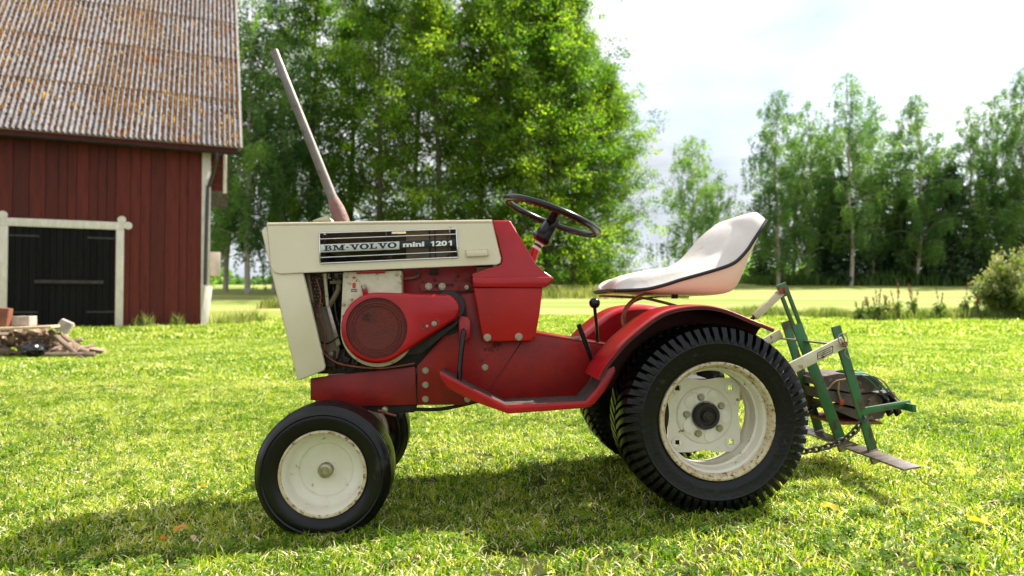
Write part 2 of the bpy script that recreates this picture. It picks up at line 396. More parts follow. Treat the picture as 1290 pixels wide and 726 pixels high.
def add_lathe(bm, prof, n=64, axis='Y', closed=False, c=(0, 0, 0)):
    """prof: list of (radius, along axis)"""
    rings = []
    for r, a in prof:
        ring = []
        if r < 1e-6:
            p = {'Y': (0, a, 0), 'Z': (0, 0, a), 'X': (a, 0, 0)}[axis]
            ring = [bm.verts.new(Vector(p) + Vector(c))]
        else:
            for i in range(n):
                t = 2 * PI * i / n
                u, v = r * math.cos(t), r * math.sin(t)
                p = {'Y': (u, a, v), 'Z': (u, v, a), 'X': (a, u, v)}[axis]
                ring.append(bm.verts.new(Vector(p) + Vector(c)))
        rings.append(ring)
    pairs = list(zip(rings[:-1], rings[1:]))
    if closed: pairs.append((rings[-1], rings[0]))
    for p, q in pairs:
        if len(p) == 1 and len(q) == 1: continue
        for i in range(n):
            j = (i + 1) % n
            if len(p) == 1: bm.faces.new((p[0], q[i], q[j]))
            elif len(q) == 1: bm.faces.new((p[i], p[j], q[0]))
            else: bm.faces.new((p[i], p[j], q[j], q[i]))

def catmull(pts, k=6, closed=False):
    pts = [Vector(p) for p in pts]
    n = len(pts); out = []
    rngi = range(n if closed else n - 1)
    for i in rngi:
        if closed: p0, p1, p2, p3 = pts[(i - 1) % n], pts[i], pts[(i + 1) % n], pts[(i + 2) % n]
        else: p0, p1, p2, p3 = pts[max(i - 1, 0)], pts[i], pts[i + 1], pts[min(i + 2, n - 1)]
        for j in range(k):
            t = j / k
            out.append(0.5 * ((2 * p1) + (p2 - p0) * t + (2 * p0 - 5 * p1 + 4 * p2 - p3) * t * t + (3 * p1 - p0 - 3 * p2 + p3) * t ** 3))
    if not closed: out.append(pts[-1])
    return out

def add_tube(bm, pts, r, n=10, closed=False, flat=None, up=Vector((0, 1, 0)), cap=True):
    """sweep; r scalar or list; flat=(a,b): elliptical/rect section half sizes with 'a' along up"""
    pts = [Vector(p) for p in pts]
    m = len(pts); rings = []
    for i, p in enumerate(pts):
        if closed: d = pts[(i + 1) % m] - pts[(i - 1) % m]
        else: d = pts[min(i + 1, m - 1)] - pts[max(i - 1, 0)]
        d.normalize()
        u = up if abs(d.dot(up)) < 0.95 else Vector((0, 0, 1)) if abs(d.z) < .9 else Vector((1, 0, 0))
        a = (u - d * u.dot(d)).normalized(); b = d.cross(a)
        rr = r[i] if isinstance(r, (list, tuple)) else r
        ring = []
        if flat:
            for (s, t) in ((1, 1), (-1, 1), (-1, -1), (1, -1)):
                ring.append(bm.verts.new(p + a * flat[0] * s + b * flat[1] * t))
        else:
            for k in range(n):
                t = 2 * PI * k / n
                ring.append(bm.verts.new(p + a * math.cos(t) * rr + b * math.sin(t) * rr))
        rings.append(ring)
    q = len(rings[0])
    rg = range(m if closed else m - 1)
    for i in rg:
        A, B = rings[i], rings[(i + 1) % m]
        for k in range(q): bm.faces.new((A[k], A[(k + 1) % q], B[(k + 1) % q], B[k]))
    if cap and not closed:
        bm.faces.new(list(reversed(rings[0]))); bm.faces.new(rings[-1])

def tube(name, pts, r, m, parent, n=10, flat=None, closed=False, bevel=0, up=Vector((0, 1, 0))):
    bm = bmesh.new(); add_tube(bm, pts, r, n, closed, flat, up)
    return finish(name, bm, m, parent, bevel=bevel)

def bolt(parent, p, r=.008, h=.006, name='bolt', m=None, washer=True):
    """hex head bolt facing the viewer side (-y)"""
    bm = bmesh.new()
    if washer: add_lathe(bm, [(0, 0), (r * 1.35, 0), (r * 1.35, -.0015), (0, -.0015)], 16)
    pts = [(r * math.cos(PI / 3 * i + .3), r * math.sin(PI / 3 * i + .3)) for i in range(6)]
    add_prism(bm, pts, -.0012, -h)
    return finish(name, bm, m or M['zinc'], parent, bevel=r * .1, seg=1, loc=p)

# ------------------------------------------------------------------ ground
def terr(x, y):
    x = np.asarray(x, float); y = np.asarray(y, float)
    t = np.clip((y - 18) / 10, 0, 1)
    rise = np.where(y < 18, 0, np.where(y < 28, 0.31 * t * t, 0.31 + (np.minimum(y, 62) - 28) * 0.062))
    # the mown lawn ends in a low bank on the right
    lump = .012 * np.sin(x * 1.3 + .4) * np.sin(y * 1.1) + .006 * np.sin(x * 4.1 + y * 2.3) * np.cos(y * 3.7 - x)
    lump = lump * np.clip((np.abs(y - 2.6) + np.abs(x) * .3) / 2.5, .35, 1) + .05 * np.sin(x * .21) * np.sin(y * .17) * np.clip((y - 4) / 8, 0, 1)
    tilt = .034 * np.clip(x, -1.7, 1.7) * np.clip((8 - y) / 4, 0, 1)      # the lawn falls gently towards the tractor's front
    return rise + lump + tilt

def T(x, y): return float(terr(x, y))

def build_ground():
    ys = np.concatenate([np.arange(-12, 0, 1.0), np.arange(0, 8, .12), np.arange(8, 34, .5), np.arange(34, 90, 2.0), np.geomspace(90, 1500, 26)])
    xs = np.concatenate([-np.geomspace(1500, 40, 26), np.arange(-38, -8, 1.0), np.arange(-8, 8, .16), np.arange(8, 38, 1.0), np.geomspace(40, 1500, 26)])
    X, Y = np.meshgrid(xs, ys)
    Z = terr(X, Y)
    ny, nx = X.shape
    co = np.stack([X, Y, Z], -1).reshape(-1, 3)
    i = np.arange(ny - 1)[:, None] * nx + np.arange(nx - 1)[None, :]
    f = np.stack([i, i + 1, i + nx + 1, i + nx], -1).reshape(-1, 4)
    me = bpy.data.meshes.new('lawn')
    me.from_pydata(co.tolist(), [], f.tolist())
    me.polygons.foreach_set('use_smooth', [True] * len(me.polygons))
    me.materials.append(M['ground'])
    o = link(bpy.data.objects.new('lawn', me))
    o['kind'] = 'structure'
build_ground()

# ------------------------------------------------------------------ grass
def blade_mesh(name, specs, m):
    """specs: arrays base(3), direction, height, width, bend, tint -> tapered bent blades (3 segments)"""
    V = []; F = []; Tn = []
    for (bx, by, az, h, w, bend, tint, face) in specs:
        dx, dy = math.cos(az), math.sin(az)
        sx, sy = math.cos(face), math.sin(face)
        k = len(V)
        for j, (tt, ww) in enumerate(((0, 1), (.45, .85), (.8, .5))):
            ox = bend * h * tt * tt
            z = h * (tt - .35 * bend * tt * tt)
            for s in (-1, 1):
                V.append((bx + dx * ox + sx * w * ww * s, by + dy * ox + sy * w * ww * s, z - .004))
                Tn.append(tint)
        V.append((bx + dx * bend * h, by + dy * bend * h, h * (1 - .35 * bend) - .004)); Tn.append(tint)
        F += [(k, k + 1, k + 3, k + 2), (k + 2, k + 3, k + 5, k + 4), (k + 4, k + 5, k + 6)]
    me = bpy.data.meshes.new(name)
    me.from_pydata(V, [], F)
    a = me.attributes.new('tint', 'FLOAT', 'POINT'); a.data.foreach_set('value', Tn)
    me.materials.append(m)
    return me

def tuft(name, n, rad, h0, h1, w, dead=.18, lay=.9):
    sp = []
    for i in range(n):
        a = rnd.uniform(0, 2 * PI); r = rad * math.sqrt(rnd.random())
        tint = rnd.gauss(.43, .27)
        hh = rnd.uniform(h0, h1)
        bend = rnd.uniform(.1, lay)
        if rnd.random() < dead:
            tint = rnd.uniform(.85, 1.45); bend = rnd.uniform(.7, 1.5); hh *= .9
        sp.append((r * math.cos(a), r * math.sin(a), rnd.uniform(0, 2 * PI), hh, w * rnd.uniform(.6, 1.2), bend, tint, rnd.uniform(0, PI)))
    return bpy.data.objects.new(name, blade_mesh(name, sp, M['grass']))

def clover_tuft(name):
    bm_v = []; F = []; Tn = []
    for i in range(9):
        a = rnd.uniform(0, 2 * PI); r = .035 * math.sqrt(rnd.random())
        cx, cy, cz = r * math.cos(a), r * math.sin(a), rnd.uniform(.012, .034)
        tl = Vector((rnd.uniform(-.5, .5), rnd.uniform(-.5, .5), 1)).normalized()
        q = tl.to_track_quat('Z', 'Y').to_matrix()
        base = rnd.uniform(0, 2 * PI); tint = rnd.random()
        for j in range(3):
            b = base + j * 2 * PI / 3; L = rnd.uniform(.008, .013)
            k = len(bm_v)
            pts = [(0, 0), (L * .7, -L * .5), (L * 1.15, -L * .35), (L * 1.15, L * .35), (L * .7, L * .5)]
            for (u, v) in pts:
                p = q @ Vector((u * math.cos(b) - v * math.sin(b), u * math.sin(b) + v * math.cos(b), 0))
                bm_v.append((cx + p.x, cy + p.y, cz + p.z)); Tn.append(tint)
            F.append((k, k + 1, k + 2, k + 3, k + 4))
    me = bpy.data.meshes.new(name); me.from_pydata(bm_v, [], F)
    a = me.attributes.new('tint', 'FLOAT', 'POINT'); a.data.foreach_set('value', Tn)
    me.materials.append(M['clover'])
    return bpy.data.objects.new(name, me)

def scatter(name, pts, sources, smin, smax, label_kind='stuff', mats=None):
    """one object whose geometry nodes put the source tufts on its points"""
    me = bpy.data.meshes.new(name)
    me.from_pydata(pts.tolist(), [], [])
    o = link(bpy.data.objects.new(name, me))
    o['kind'] = 'stuff'
    col = bpy.data.collections.new(name + '_sources')
    for s in sources: col.objects.link(s)
    ng = bpy.data.node_groups.new(name, 'GeometryNodeTree')
    ng.interface.new_socket('Geometry', in_out='INPUT', socket_type='NodeSocketGeometry')
    ng.interface.new_socket('Geometry', in_out='OUTPUT', socket_type='NodeSocketGeometry')
    n = ng.nodes.new; L = ng.links.new
    gi = n('NodeGroupInput'); go = n('NodeGroupOutput')
    mp_ = n('GeometryNodeMeshToPoints')
    L(gi.outputs[0], mp_.inputs[0])
    ci = n('GeometryNodeCollectionInfo'); ci.inputs[0].default_value = col; ci.inputs[1].default_value = True; ci.inputs[2].default_value = True
    ip = n('GeometryNodeInstanceOnPoints')
    L(mp_.outputs[0], ip.inputs['Points']); L(ci.outputs[0], ip.inputs['Instance'])
    ip.inputs['Pick Instance'].default_value = True
    rv = n('FunctionNodeRandomValue'); rv.data_type = 'FLOAT_VECTOR'
    rv.inputs[0].default_value = (-.12, -.12, 0); rv.inputs[1].default_value = (.12, .12, 6.283)
    L(rv.outputs[0], ip.inputs['Rotation'])
    rs = n('FunctionNodeRandomValue'); rs.data_type = 'FLOAT'
    rs.inputs[2].default_value = smin; rs.inputs[3].default_value = smax; rs.inputs['Seed'].default_value = 5
    L(rs.outputs[1], ip.inputs['Scale'])
    L(ip.outputs[0], go.inputs[0])
    md = o.modifiers.new('scatter', 'NODES'); md.node_group = ng
    return o

def zone(y0, y1, dens, margin, keep=None):
    """random points in the view wedge between two distances"""
    wmax = y1 * .76 + margin
    n = int((y1 - y0) * 2 * wmax * dens)
    x = rng.uniform(-wmax, wmax, n); y = rng.uniform(y0, y1, n)
    k = np.abs(x) < y * .76 + margin
    x, y = x[k], y[k]
    return x, y

def patch_noise(x, y):
    return np.sin(x * 2.1 + np.sin(y * 1.7) * 1.3) * np.sin(y * 2.6 + np.sin(x * 1.9)) + .5 * np.sin(x * 6.3 + 1) * np.sin(y * 5.9 + x)

near_src = [tuft('grass_tuft_%d' % i, 26, .045, .012, .036, .0024, dead=.20, lay=1.2) for i in range(5)]
x, y = zone(1.0, 6.5, 1150, 1.5)
pn = patch_noise(x, y)
k = rng.random(len(x)) < np.clip(.82 + .25 * pn, .35, 1)
x, y = x[k], y[k]
# keep the grass pressed flat under the four wheels
scatter('grass', np.stack([x, y, terr(x, y)], -1), near_src, .6, 1.25)
tall_src = [tuft('tall_tuft_%d' % i, 10, .03, .030, .062, .0025, dead=.12, lay=.8) for i in range(3)]
x, y = zone(1.0, 6.5, 60, 1.5)
k = patch_noise(x * .7 + 3, y * .7) > -.1
x, y = x[k], y[k]
scatter('grass', np.stack([x, y, terr(x, y)], -1), tall_src, .6, 1.25)
x, y = zone(1.0, 6.0, 240, 1.4)
k = (patch_noise(x * 1.7 + 5, y * 1.7 + 2) > .1) | (rng.random(len(x)) < .25)
x, y = x[k], y[k]
scatter('clover', np.stack([x, y, terr(x, y)], -1), [clover_tuft('clover_tuft_%d' % i) for i in range(3)], .45, .95)
mid_src = [tuft('mid_tuft_%d' % i, 70, .13, .015, .042, .0046, dead=.18, lay=1.1) for i in range(4)]
x, y = zone(6.5, 14, 110, 4.0)
scatter('grass', np.stack([x, y, terr(x, y)], -1), mid_src, .7, 1.3)
far_src = [tuft('far_tuft_%d' % i, 90, .42, .03, .075, .012, dead=.16, lay=1.0) for i in range(4)]
x, y = zone(14, 27, 10, 7.0)
k = ~((x < -8.0) & (y > 21.5))
x, y = x[k], y[k]
scatter('grass', np.stack([x, y, terr(x, y)], -1), far_src, .7, 1.3)

# ------------------------------------------------------------------ tractor frame of reference
TH = R(4.1)
TO = Vector((0, 2.12, 0))
ct, st = math.cos(TH), math.sin(TH)
def P(px, py, yl):
    """photo pixel -> point (x, z) in the tractor's own frame, on its plane y = yl"""
    u = (px - 645) / FPX; v = -(py - 363) / FPX
    d = Vector((u, math.cos(PHI) - v * math.sin(PHI), math.sin(PHI) + v * math.cos(PHI)))
    c = Vector((0, 0, CAMZ)) - TO
    cl = Vector((c.x * ct + c.y * st, -c.x * st + c.y * ct, c.z))
    dl = Vector((d.x * ct + d.y * st, -d.x * st + d.y * ct, d.z))
    t = (yl - cl.y) / dl.y
    p = cl + dl * t
    return (p.x, p.z)
def P3(px, py, yl):
    a = P(px, py, yl); return Vector((a[0], yl, a[1]))
def PL(lst, yl): return [P(a, b, yl) for a, b in lst]
YC = .46                                     # centre line
def mir(y): return 2 * YC - y

tractor = empty('tractor', TO, TH)
tag(tractor, 'old red and cream garden tractor parked side-on on the lawn', 'tractor')

def plate(name, px, y0, y1, m, bevel=.003, parent=tractor, seg=2):
    # far-side twins keep the outline of the near-side plate
    yt = mir(max(y0, y1)) if y0 > YC + .1 else (min(y0, .31) if name == 'dark_backing' else y0)
    bm = bmesh.new(); add_prism(bm, PL(px, yt), y0, y1)
    return finish(name, bm, m, parent, bevel=bevel, seg=seg)

# ---- tyres and wheels
def tyre_smooth(Ro, Rr, w):
    """ribbed front tyre; y from 0 (outer face) to w"""
    s = w / .165
    prof = [(Rr, .012), (Rr + .004, .004), (Rr + .02, -.004), (Rr + .040, -.008), (Ro - .028, -.006), (Ro - .024, -.010), (Ro - .018, -.006),
            (Ro - .010, .004), (Ro - .004, .012)]
    ribs = []
    a = .016
    pitch = .0185
    while a < w - .02:
        ribs += [(Ro - .001 + .004 * math.sin((a / w) * PI), a), (Ro - .001 + .004 * math.sin((a / w) * PI), a + pitch - .006),
                 (Ro - .010, a + pitch - .0055), (Ro - .010, a + pitch - .0008)]
        a += pitch
    ribs.append((Ro, w - .016))
    back = [(r, w - yy) for r, yy in reversed(prof)]
    bm = bmesh.new(); add_lathe(bm, prof + ribs + back, 96)
    return bm

def tyre_lugged(Ro, Rr, w, nl=62):
    bm = bmesh.new()
    Rb = Ro - .023
    prof = [(Rr, .014), (Rr + .004, .004), (Rr + .016, -.003), (Rr + .030, -.007), (Rb - .040, -.006), (Rb - .034, -.009), (Rb - .028, -.005),
            (Rb - .012, .004), (Rb - .002, .020), (Rb + .003, .06), (Rb + .004, w / 2)]
    prof = prof + [(r, w - yy) for r, yy in reversed(prof[:-1])]
    add_lathe(bm, prof, 96)
    # shoulder lugs, angled, both sides, meeting in staggered rows across the tread
    for i in range(nl):
        t0 = 2 * PI * i / nl
        for side in (0, 1):
            dt = 2 * PI / nl
            t = t0 + (dt * .5 if side else 0)
            hw = dt * .37
            secs = []
            for (yy, r_in, r_out, sh, k) in ((-.0075, Rb - .030, Rb - .010, -.35, .85), (.004, Rb - .026, Ro - .007, -.25, .95), (.020, Rb - .01, Ro - .001, -.1, 1.0),
                                              (.055, Rb - .004, Ro + .001, .35, .9), (w / 2 - .006, Rb - .002, Ro + .001, 1.1, .72)):
                y_ = yy if not side else w - yy
                c = t + sh * dt
                secs.append([bm.verts.new(((r * math.cos(c + q * hw * k)), y_, r * math.sin(c + q * hw * k)))
                             for r, q in ((r_in, -1), (r_out, -1 * .86), (r_out, .86), (r_in, 1))])
            for A, B in zip(secs[:-1], secs[1:]):
                for j in range(4): bm.faces.new((A[j], A[(j + 1) % 4], B[(j + 1) % 4], B[j]))
            bm.faces.new(secs[0]); bm.faces.new(list(reversed(secs[-1])))
    return bm

def front_wheel(c, w, outer=-1, steer=0):
    """c centre (x, y of outer face, z); outer=-1 faces the viewer"""
    e = empty('wheel', (c[0], c[1], c[2]), 0, tractor)
    if outer > 0: e.scale = (1, -1, 1)
    Ro, Rr = FR, .128
    finish('tyre', tyre_smooth(Ro, Rr + .002, w), M['rubber'], e, smooth=28)
    bm = bmesh.new()
    add_lathe(bm, [(Rr + .003, .016), (Rr + .004, .003), (Rr - .001, -.002), (Rr - .006, .001), (Rr - .009, .010), (Rr - .013, .020), (Rr - .016, .042),
                   (Rr - .024, .052), (Rr - .040, .056), (Rr - .044, .058), (Rr - .048, .0665), (.055, .072), (.030, .070), (.024, .064), (.020, .062), (0, .062),
                   ], 72)
    add_lathe(bm, [(Rr + .003, w - .016), (Rr - .012, w - .01), (Rr - .018, .06), (Rr - .03, .074)], 72)
    finish('rim', bm, M['cream_rim'], e, smooth=40)
    bm = bmesh.new(); add_lathe(bm, [(Rr + .0035, .004), (Rr + .0035, -.0022), (Rr - .001, -.0038), (Rr - .0045, -.002), (Rr - .0062, .0015)], 72)
    finish('rim_edge', bm, M['rim_edge'], e, smooth=60)
    bm = bmesh.new()
    add_lathe(bm, [(.024, .066), (.0235, .048), (.021, .044), (.013, .042), (.011, .045), (0, .045)], 28)
    finish('hub', bm, M['zinc'], e, smooth=40)
    return e

def rear_wheel(c, w, outer=-1):
    e = empty('wheel', (c[0], c[1], c[2]), 0, tractor)
    if outer > 0: e.scale = (1, -1, 1)
    Ro, Rr = RR, .181
    finish('tyre', tyre_lugged(Ro, Rr + .002, w), M['rubber_tread'], e, smooth=30)
    bm = bmesh.new()
    add_lathe(bm, [(Rr + .003, .016), (Rr + .003, .003), (Rr - .002, -.003), (Rr - .008, .0), (Rr - .012, .010), (Rr - .014, .028), (Rr - .021, .032), (Rr - .024, .050), (Rr - .0245, .066), (Rr - .030, .072), (Rr - .030, .078),
                   (Rr - .026, .090), (Rr - .026, .125), (Rr - .027, .135), (Rr - .02, w - .03), (Rr - .008, w - .008), (Rr + .003, w - .004)], 96)
    finish('rim', bm, M['cream_rim'], e, smooth=40)
    bm = bmesh.new(); add_lathe(bm, [(Rr + .003, .006), (Rr + .003, -.0022), (Rr - .002, -.0048), (Rr - .008, -.001), (Rr - .0125, .011), (Rr - .0165, .018)], 96)
    finish('rim_edge', bm, M['rim_edge'], e, smooth=60)
    # centre disc: four lobes reach the barrel, the sides curve in
    pts = []
    nn = 96
    for i in range(nn):
        t = 2 * PI * i / nn
        a = ((t + PI / 4) % (PI / 2)) - PI / 4           # 0 on the flat sides
        rr = min(.153, (.115 + .006 * min(1, abs(a) / .35) ** 2) / math.cos(a))
        pts.append((rr * math.cos(t), rr * math.sin(t)))
    holes = []
    for k in range(4):
        t = PI / 4 + k * PI / 2
        cx, cz = .126 * math.cos(t), .126 * math.sin(t)
        s = .0120
        holes.append([(cx + s * math.cos(t + j * PI / 2), cz + s * math.sin(t + j * PI / 2)) for j in range(4)])
    yd = .125
    bm = bmesh.new(); add_prism(bm, pts, yd, yd + .007, holes)
    finish('wheel_disc', bm, M['cream_rim'], e, smooth=20)
    # small raised frames round the square holes
    for k in range(4):
        t = PI / 4 + k * PI / 2
        cx, cz = .126 * math.cos(t), .126 * math.sin(t)
        s = .0120
        o_ = [(cx + 1.75 * s * math.cos(t + j * PI / 4 + PI / 8), cz + 1.75 * s * math.sin(t + j * PI / 4 + PI / 8)) for j in range(8)]
        i_ = [(cx + s * 1.05 * math.cos(t + j * PI / 2), cz + s * 1.05 * math.sin(t + j * PI / 2)) for j in range(4)]
        bm = bmesh.new(); add_prism(bm, o_, yd - .004, yd + .001, [i_])
        finish('hole_boss', bm, M['cream_rim'], e, smooth=20)
    # dished centre with five pads
    bm = bmesh.new()
    add_lathe(bm, [(.094, yd + .001), (.091, yd - .005), (.086, yd - .008), (.048, yd - .012), (.046, yd - .010)], 60)
    finish('disc_centre', bm, M['cream_rim'], e, smooth=28)
    for k in range(5):
        t = R(139 + 72 * k)
        w0 = .0225
        ring = [(.066 * math.cos(t) + w0 * .8 * math.cos(s), .066 * math.sin(t) + w0 * math.sin(s)) for s in [PI * 2 * j / 16 for j in range(16)]]
        bm = bmesh.new(); add_prism(bm, ring, yd - .0125, yd - .008)
        finish('disc_pad', bm, M['cream_rim'], e, bevel=.002)
    for k in range(5):
        t = R(103 + 72 * k)
        bm = bmesh.new()
        add_lathe(bm, [(.0125, yd - .008), (.0125, yd - .0125), (.0095, yd - .013), (.0095, yd - .0175), (.0085, yd - .019), (0, yd - .019)], 20)
        finish('wheel_bolt', bm, M['zinc'], e, loc=(.062 * math.cos(t), 0, .062 * math.sin(t)))
    bm = bmesh.new()
    add_lathe(bm, [(.042, yd - .008), (.042, yd - .030), (.038, yd - .036), (.030, yd - .034), (.028, yd - .026), (.018, yd - .024), (.017, yd - .036), (.012, yd - .040), (0, yd - .041)], 40)
    finish('hub', bm, M['black_matt'], e, smooth=35)
    bm = bmesh.new(); add_lathe(bm, [(.010, yd - .038), (.010, yd - .044), (.007, yd - .046), (0, yd - .046)], 6)
    finish('axle_nut', bm, M['engine_dark'], e)
    return e

FR = .205
RR = .299
FW = .165; RW = .215
YR, YF = .012, .045
fc = P(406, 598, YF); rc = P(904.5, 531, YR)
front_wheel((fc[0], YF, fc[1]), FW)
front_wheel((fc[0], mir(YF), fc[1]), FW, 1)
rear_wheel((rc[0], YR, rc[1]), RW)
rear_wheel((rc[0], mir(YR), rc[1]), RW, 1)
print('WHEELS', fc, rc)
FX, RX = fc[0], rc[0]
FZ, RZ = fc[1], rc[1]

# ---- axles
bm = bmesh.new()
add_box(bm, (FX + .03, YC, .235), (.05, .44, .045))
add_box(bm, (FX + .03, .26, .215), (.055, .05, .09)); add_box(bm, (FX + .03, .66, .215), (.055, .05, .09))
add_tube(bm, [(FX, .10, FZ), (FX, .25, FZ)], .014, 12)
add_tube(bm, [(FX, .66, FZ), (FX, .82, FZ)], .014, 12)
finish('front_axle', bm, M['rust_red'], tractor, bevel=.004)
tube('tie_rod', [(FX + .11, .22, .17), (FX + .12, YC, .175), (FX + .11, .70, .17)], .010, M['rust_red'], tractor)
bm = bmesh.new(); add_lathe(bm, [(0, -.012), (.008, -.009), (.011, 0), (.008, .009), (0, .012)], 14)
finish('ball_joint', bm, M['zinc'], tractor, loc=P3(485, 516, .22))
tube('spindle_arm', [P3(476, 517, .26), P3(488, 521, .26), P3(499, 524, .26)], .004, M['rust_red'], tractor)
bm = bmesh.new()
add_lathe(bm, [(0, .24), (.055, .24), (.06, .26), (.06, .66), (.055, .68), (0, .68)], 28, c=(RX, 0, RZ))
add_box(bm, (RX - .05, YC, RZ - .01), (.26, .26, .22))
finish('rear_axle_housing', bm, M['black_matt'], tractor, bevel=.006)

# ---- chassis
plate('frame_front_plate', [(391, 477), (410, 474), (523, 462), (525, 510), (455, 512), (391, 504)], .30, .305, M['red_dusty'], .0015)
plate('frame_front_plate', [(391, 477), (410, 474), (523, 462), (525, 510), (455, 512), (391, 504)], mir(.305), mir(.30), M['red_dusty'], .0015)
bm = bmesh.new(); a = P(391, 480, .30); b = P(391, 504, .30); c = P(525, 464, .30); d = P(525, 508, .30)
add_prism(bm, [(a[0] + .003, a[1] - .01), (c[0], c[1] - .02), (c[0], d[1] + .01), (a[0] + .003, b[1] + .01)], .306, mir(.306))
finish('frame_crossmember', bm, M['black_matt'], tractor, bevel=.003)
side_px = [(525.5, 461), (579, 400), (578, 372), (600, 368), (612, 430), (655, 430), (676, 419), (776, 436), (770, 470), (744, 500), (645, 505), (610, 499), (590, 510), (526, 510.5)]
plate('side_plate', side_px, .287, .293, M['red_dusty'], .0015)
plate('side_plate', side_px, mir(.293), mir(.287), M['red_dusty'], .0015)
seam = bmesh.new(); add_tube(seam, [P3(657, 431, .2865), P3(636, 462, .2865), P3(615, 492, .2865)], .0022, 6)
finish('weld_seam', seam, M['red_dusty'], tractor)
# transmission tunnel: top plate over the side plates
bm = bmesh.new()
a = P(676, 419, .287); b = P(790, 438, .287)
add_prism(bm, [(a[0] - .02, a[1] + .001), (b[0], b[1] + .001), (b[0], b[1] - .004), (a[0] - .02, a[1] - .004)], .285, mir(.285))
finish('tunnel_top', bm, M['red'], tractor, bevel=.0015)
bm = bmesh.new()
a = P(600, 440, .3); b = P(800, 490, .3)
add_box(bm, ((a[0] + b[0]) / 2, YC, (a[1] + b[1]) / 2 - .01), (b[0] - a[0], .30, a[1] - b[1] - .02))
finish('gearbox', bm, M['black_matt'], tractor, bevel=.006)
for q in ((523, 468), (536, 467), (536, 485), (536, 503), (589, 503), (611, 463)):
    if q[0] > 530: bolt(tractor, P3(q[0], q[1], .286), .0085, .006)
# under-chassis rods
tube('brake_rod', catmull([P3(505, 515, .33), P3(548, 516, .33), P3(575, 512, .33), P3(612, 503, .33)], 6), .0065, M['black_matt'], tractor)
plate('skid_plate', [(455, 511), (526, 509), (522, 520), (478, 521), (455, 515)], .32, .60, M['black_matt'], .003)

# ---- engine bay
bm = bmesh.new()
a = P(400, 440, .34); b = P(520, 470, .34)
add_box(bm, ((a[0] + b[0]) / 2, YC, (a[1] + b[1]) / 2), (b[0] - a[0], .26, a[1] - b[1]))
for k in range(9):
    add_box(bm, (a[0] + .03 + k * .032, .325, (a[1] + b[1]) / 2 + .005), (.010, .03, (a[1] - b[1]) * .8))
finish('engine_block', bm, M['engine_dark'], tractor, bevel=.004)
# cream blower housing: round bottom, square top
cc = P(476, 416, .245)
rad = abs(P(523, 416, .245)[0] - cc[0])
tl = P(432, 343, .245); tr = P(506, 341, .245)
pts = [tl]
lx = P(428, 400, .245)
for k in range(0, 33):
    t = PI + (PI) * k / 32
    pts.append((cc[0] + rad * math.cos(t), cc[1] + rad * math.sin(t)))
pts += [P(506, 380, .245), tr]
bm = bmesh.new(); add_prism(bm, pts, .245, .36)
finish('blower_housing', bm, M['cream_engine'], tractor, bevel=.004)
# printed sticker marks on the housing
def disc_outline(c, r, n=20, sx=1.0): return [(c[0] + r * sx * math.cos(2 * PI * i / n), c[1] + r * math.sin(2 * PI * i / n)) for i in range(n)]
bm = bmesh.new()
c0 = P(446, 350, .2445)
add_prism(bm, [(c0[0] - .008, c0[1]), (c0[0], c0[1] + .005), (c0[0] + .008, c0[1]), (c0[0], c0[1] - .005)], .2443, .2449)
c1 = P(446, 359.5, .2445)
add_prism(bm, [(c1[0] - .005, c1[1] - .010), (c1[0] + .005, c1[1] - .010), (c1[0] + .006, c1[1] + .006), (c1[0], c1[1] + .010), (c1[0] - .006, c1[1] + .005)], .2443, .2449)
finish('sticker', bm, M['print_red'], tractor, smooth=0)
bm = bmesh.new(); c2 = P(446, 366, .2445)
for j in range(2):
    for i in range(5):
        add_prism(bm, [(c2[0] - .010 + i * .0042, c2[1] - .005 + j * .006), (c2[0] - .0072 + i * .0042, c2[1] - .005 + j * .006),
                       (c2[0] - .0072 + i * .0042, c2[1] - .001 + j * .006), (c2[0] - .010 + i * .0042, c2[1] - .001 + j * .006)], .2443, .2449)
finish('sticker', bm, M['print_black'], tractor, smooth=0)
plate('air_duct', [(449, 341), (485, 340), (485, 344), (449, 345)], .238, .25, M['red'], .001)
# red belt guard (teardrop) with round screen
gc = P(474.5, 413.5, .20); gr = abs(P(520, 413.5, .20)[0] - gc[0])
ec = P(560.5, 389.5, .20); er = abs(P(579, 389.5, .20)[0] - ec[0])
pts = []
dv = Vector((ec[0] - gc[0], ec[1] - gc[1])); dl = dv.length; ang = math.atan2(dv.y, dv.x); be = math.acos((gr - er) / dl)
for k in range(0, 49):
    t = ang + be + (2 * PI - 2 * be) * k / 48
    pts.append((gc[0] + gr * math.cos(t), gc[1] + gr * math.sin(t)))
for k in range(0, 21):
    t = ang - be + 2 * be * k / 20
    pts.append((ec[0] + er * math.cos(t), ec[1] + er * math.sin(t)))
pts.reverse()
inner = disc_outline(gc, gr * .845, 48)
bm = bmesh.new()
shr = lambda p, s: (gc[0] + (p[0] - gc[0]) * s, gc[1] + (p[1] - gc[1]) * s)
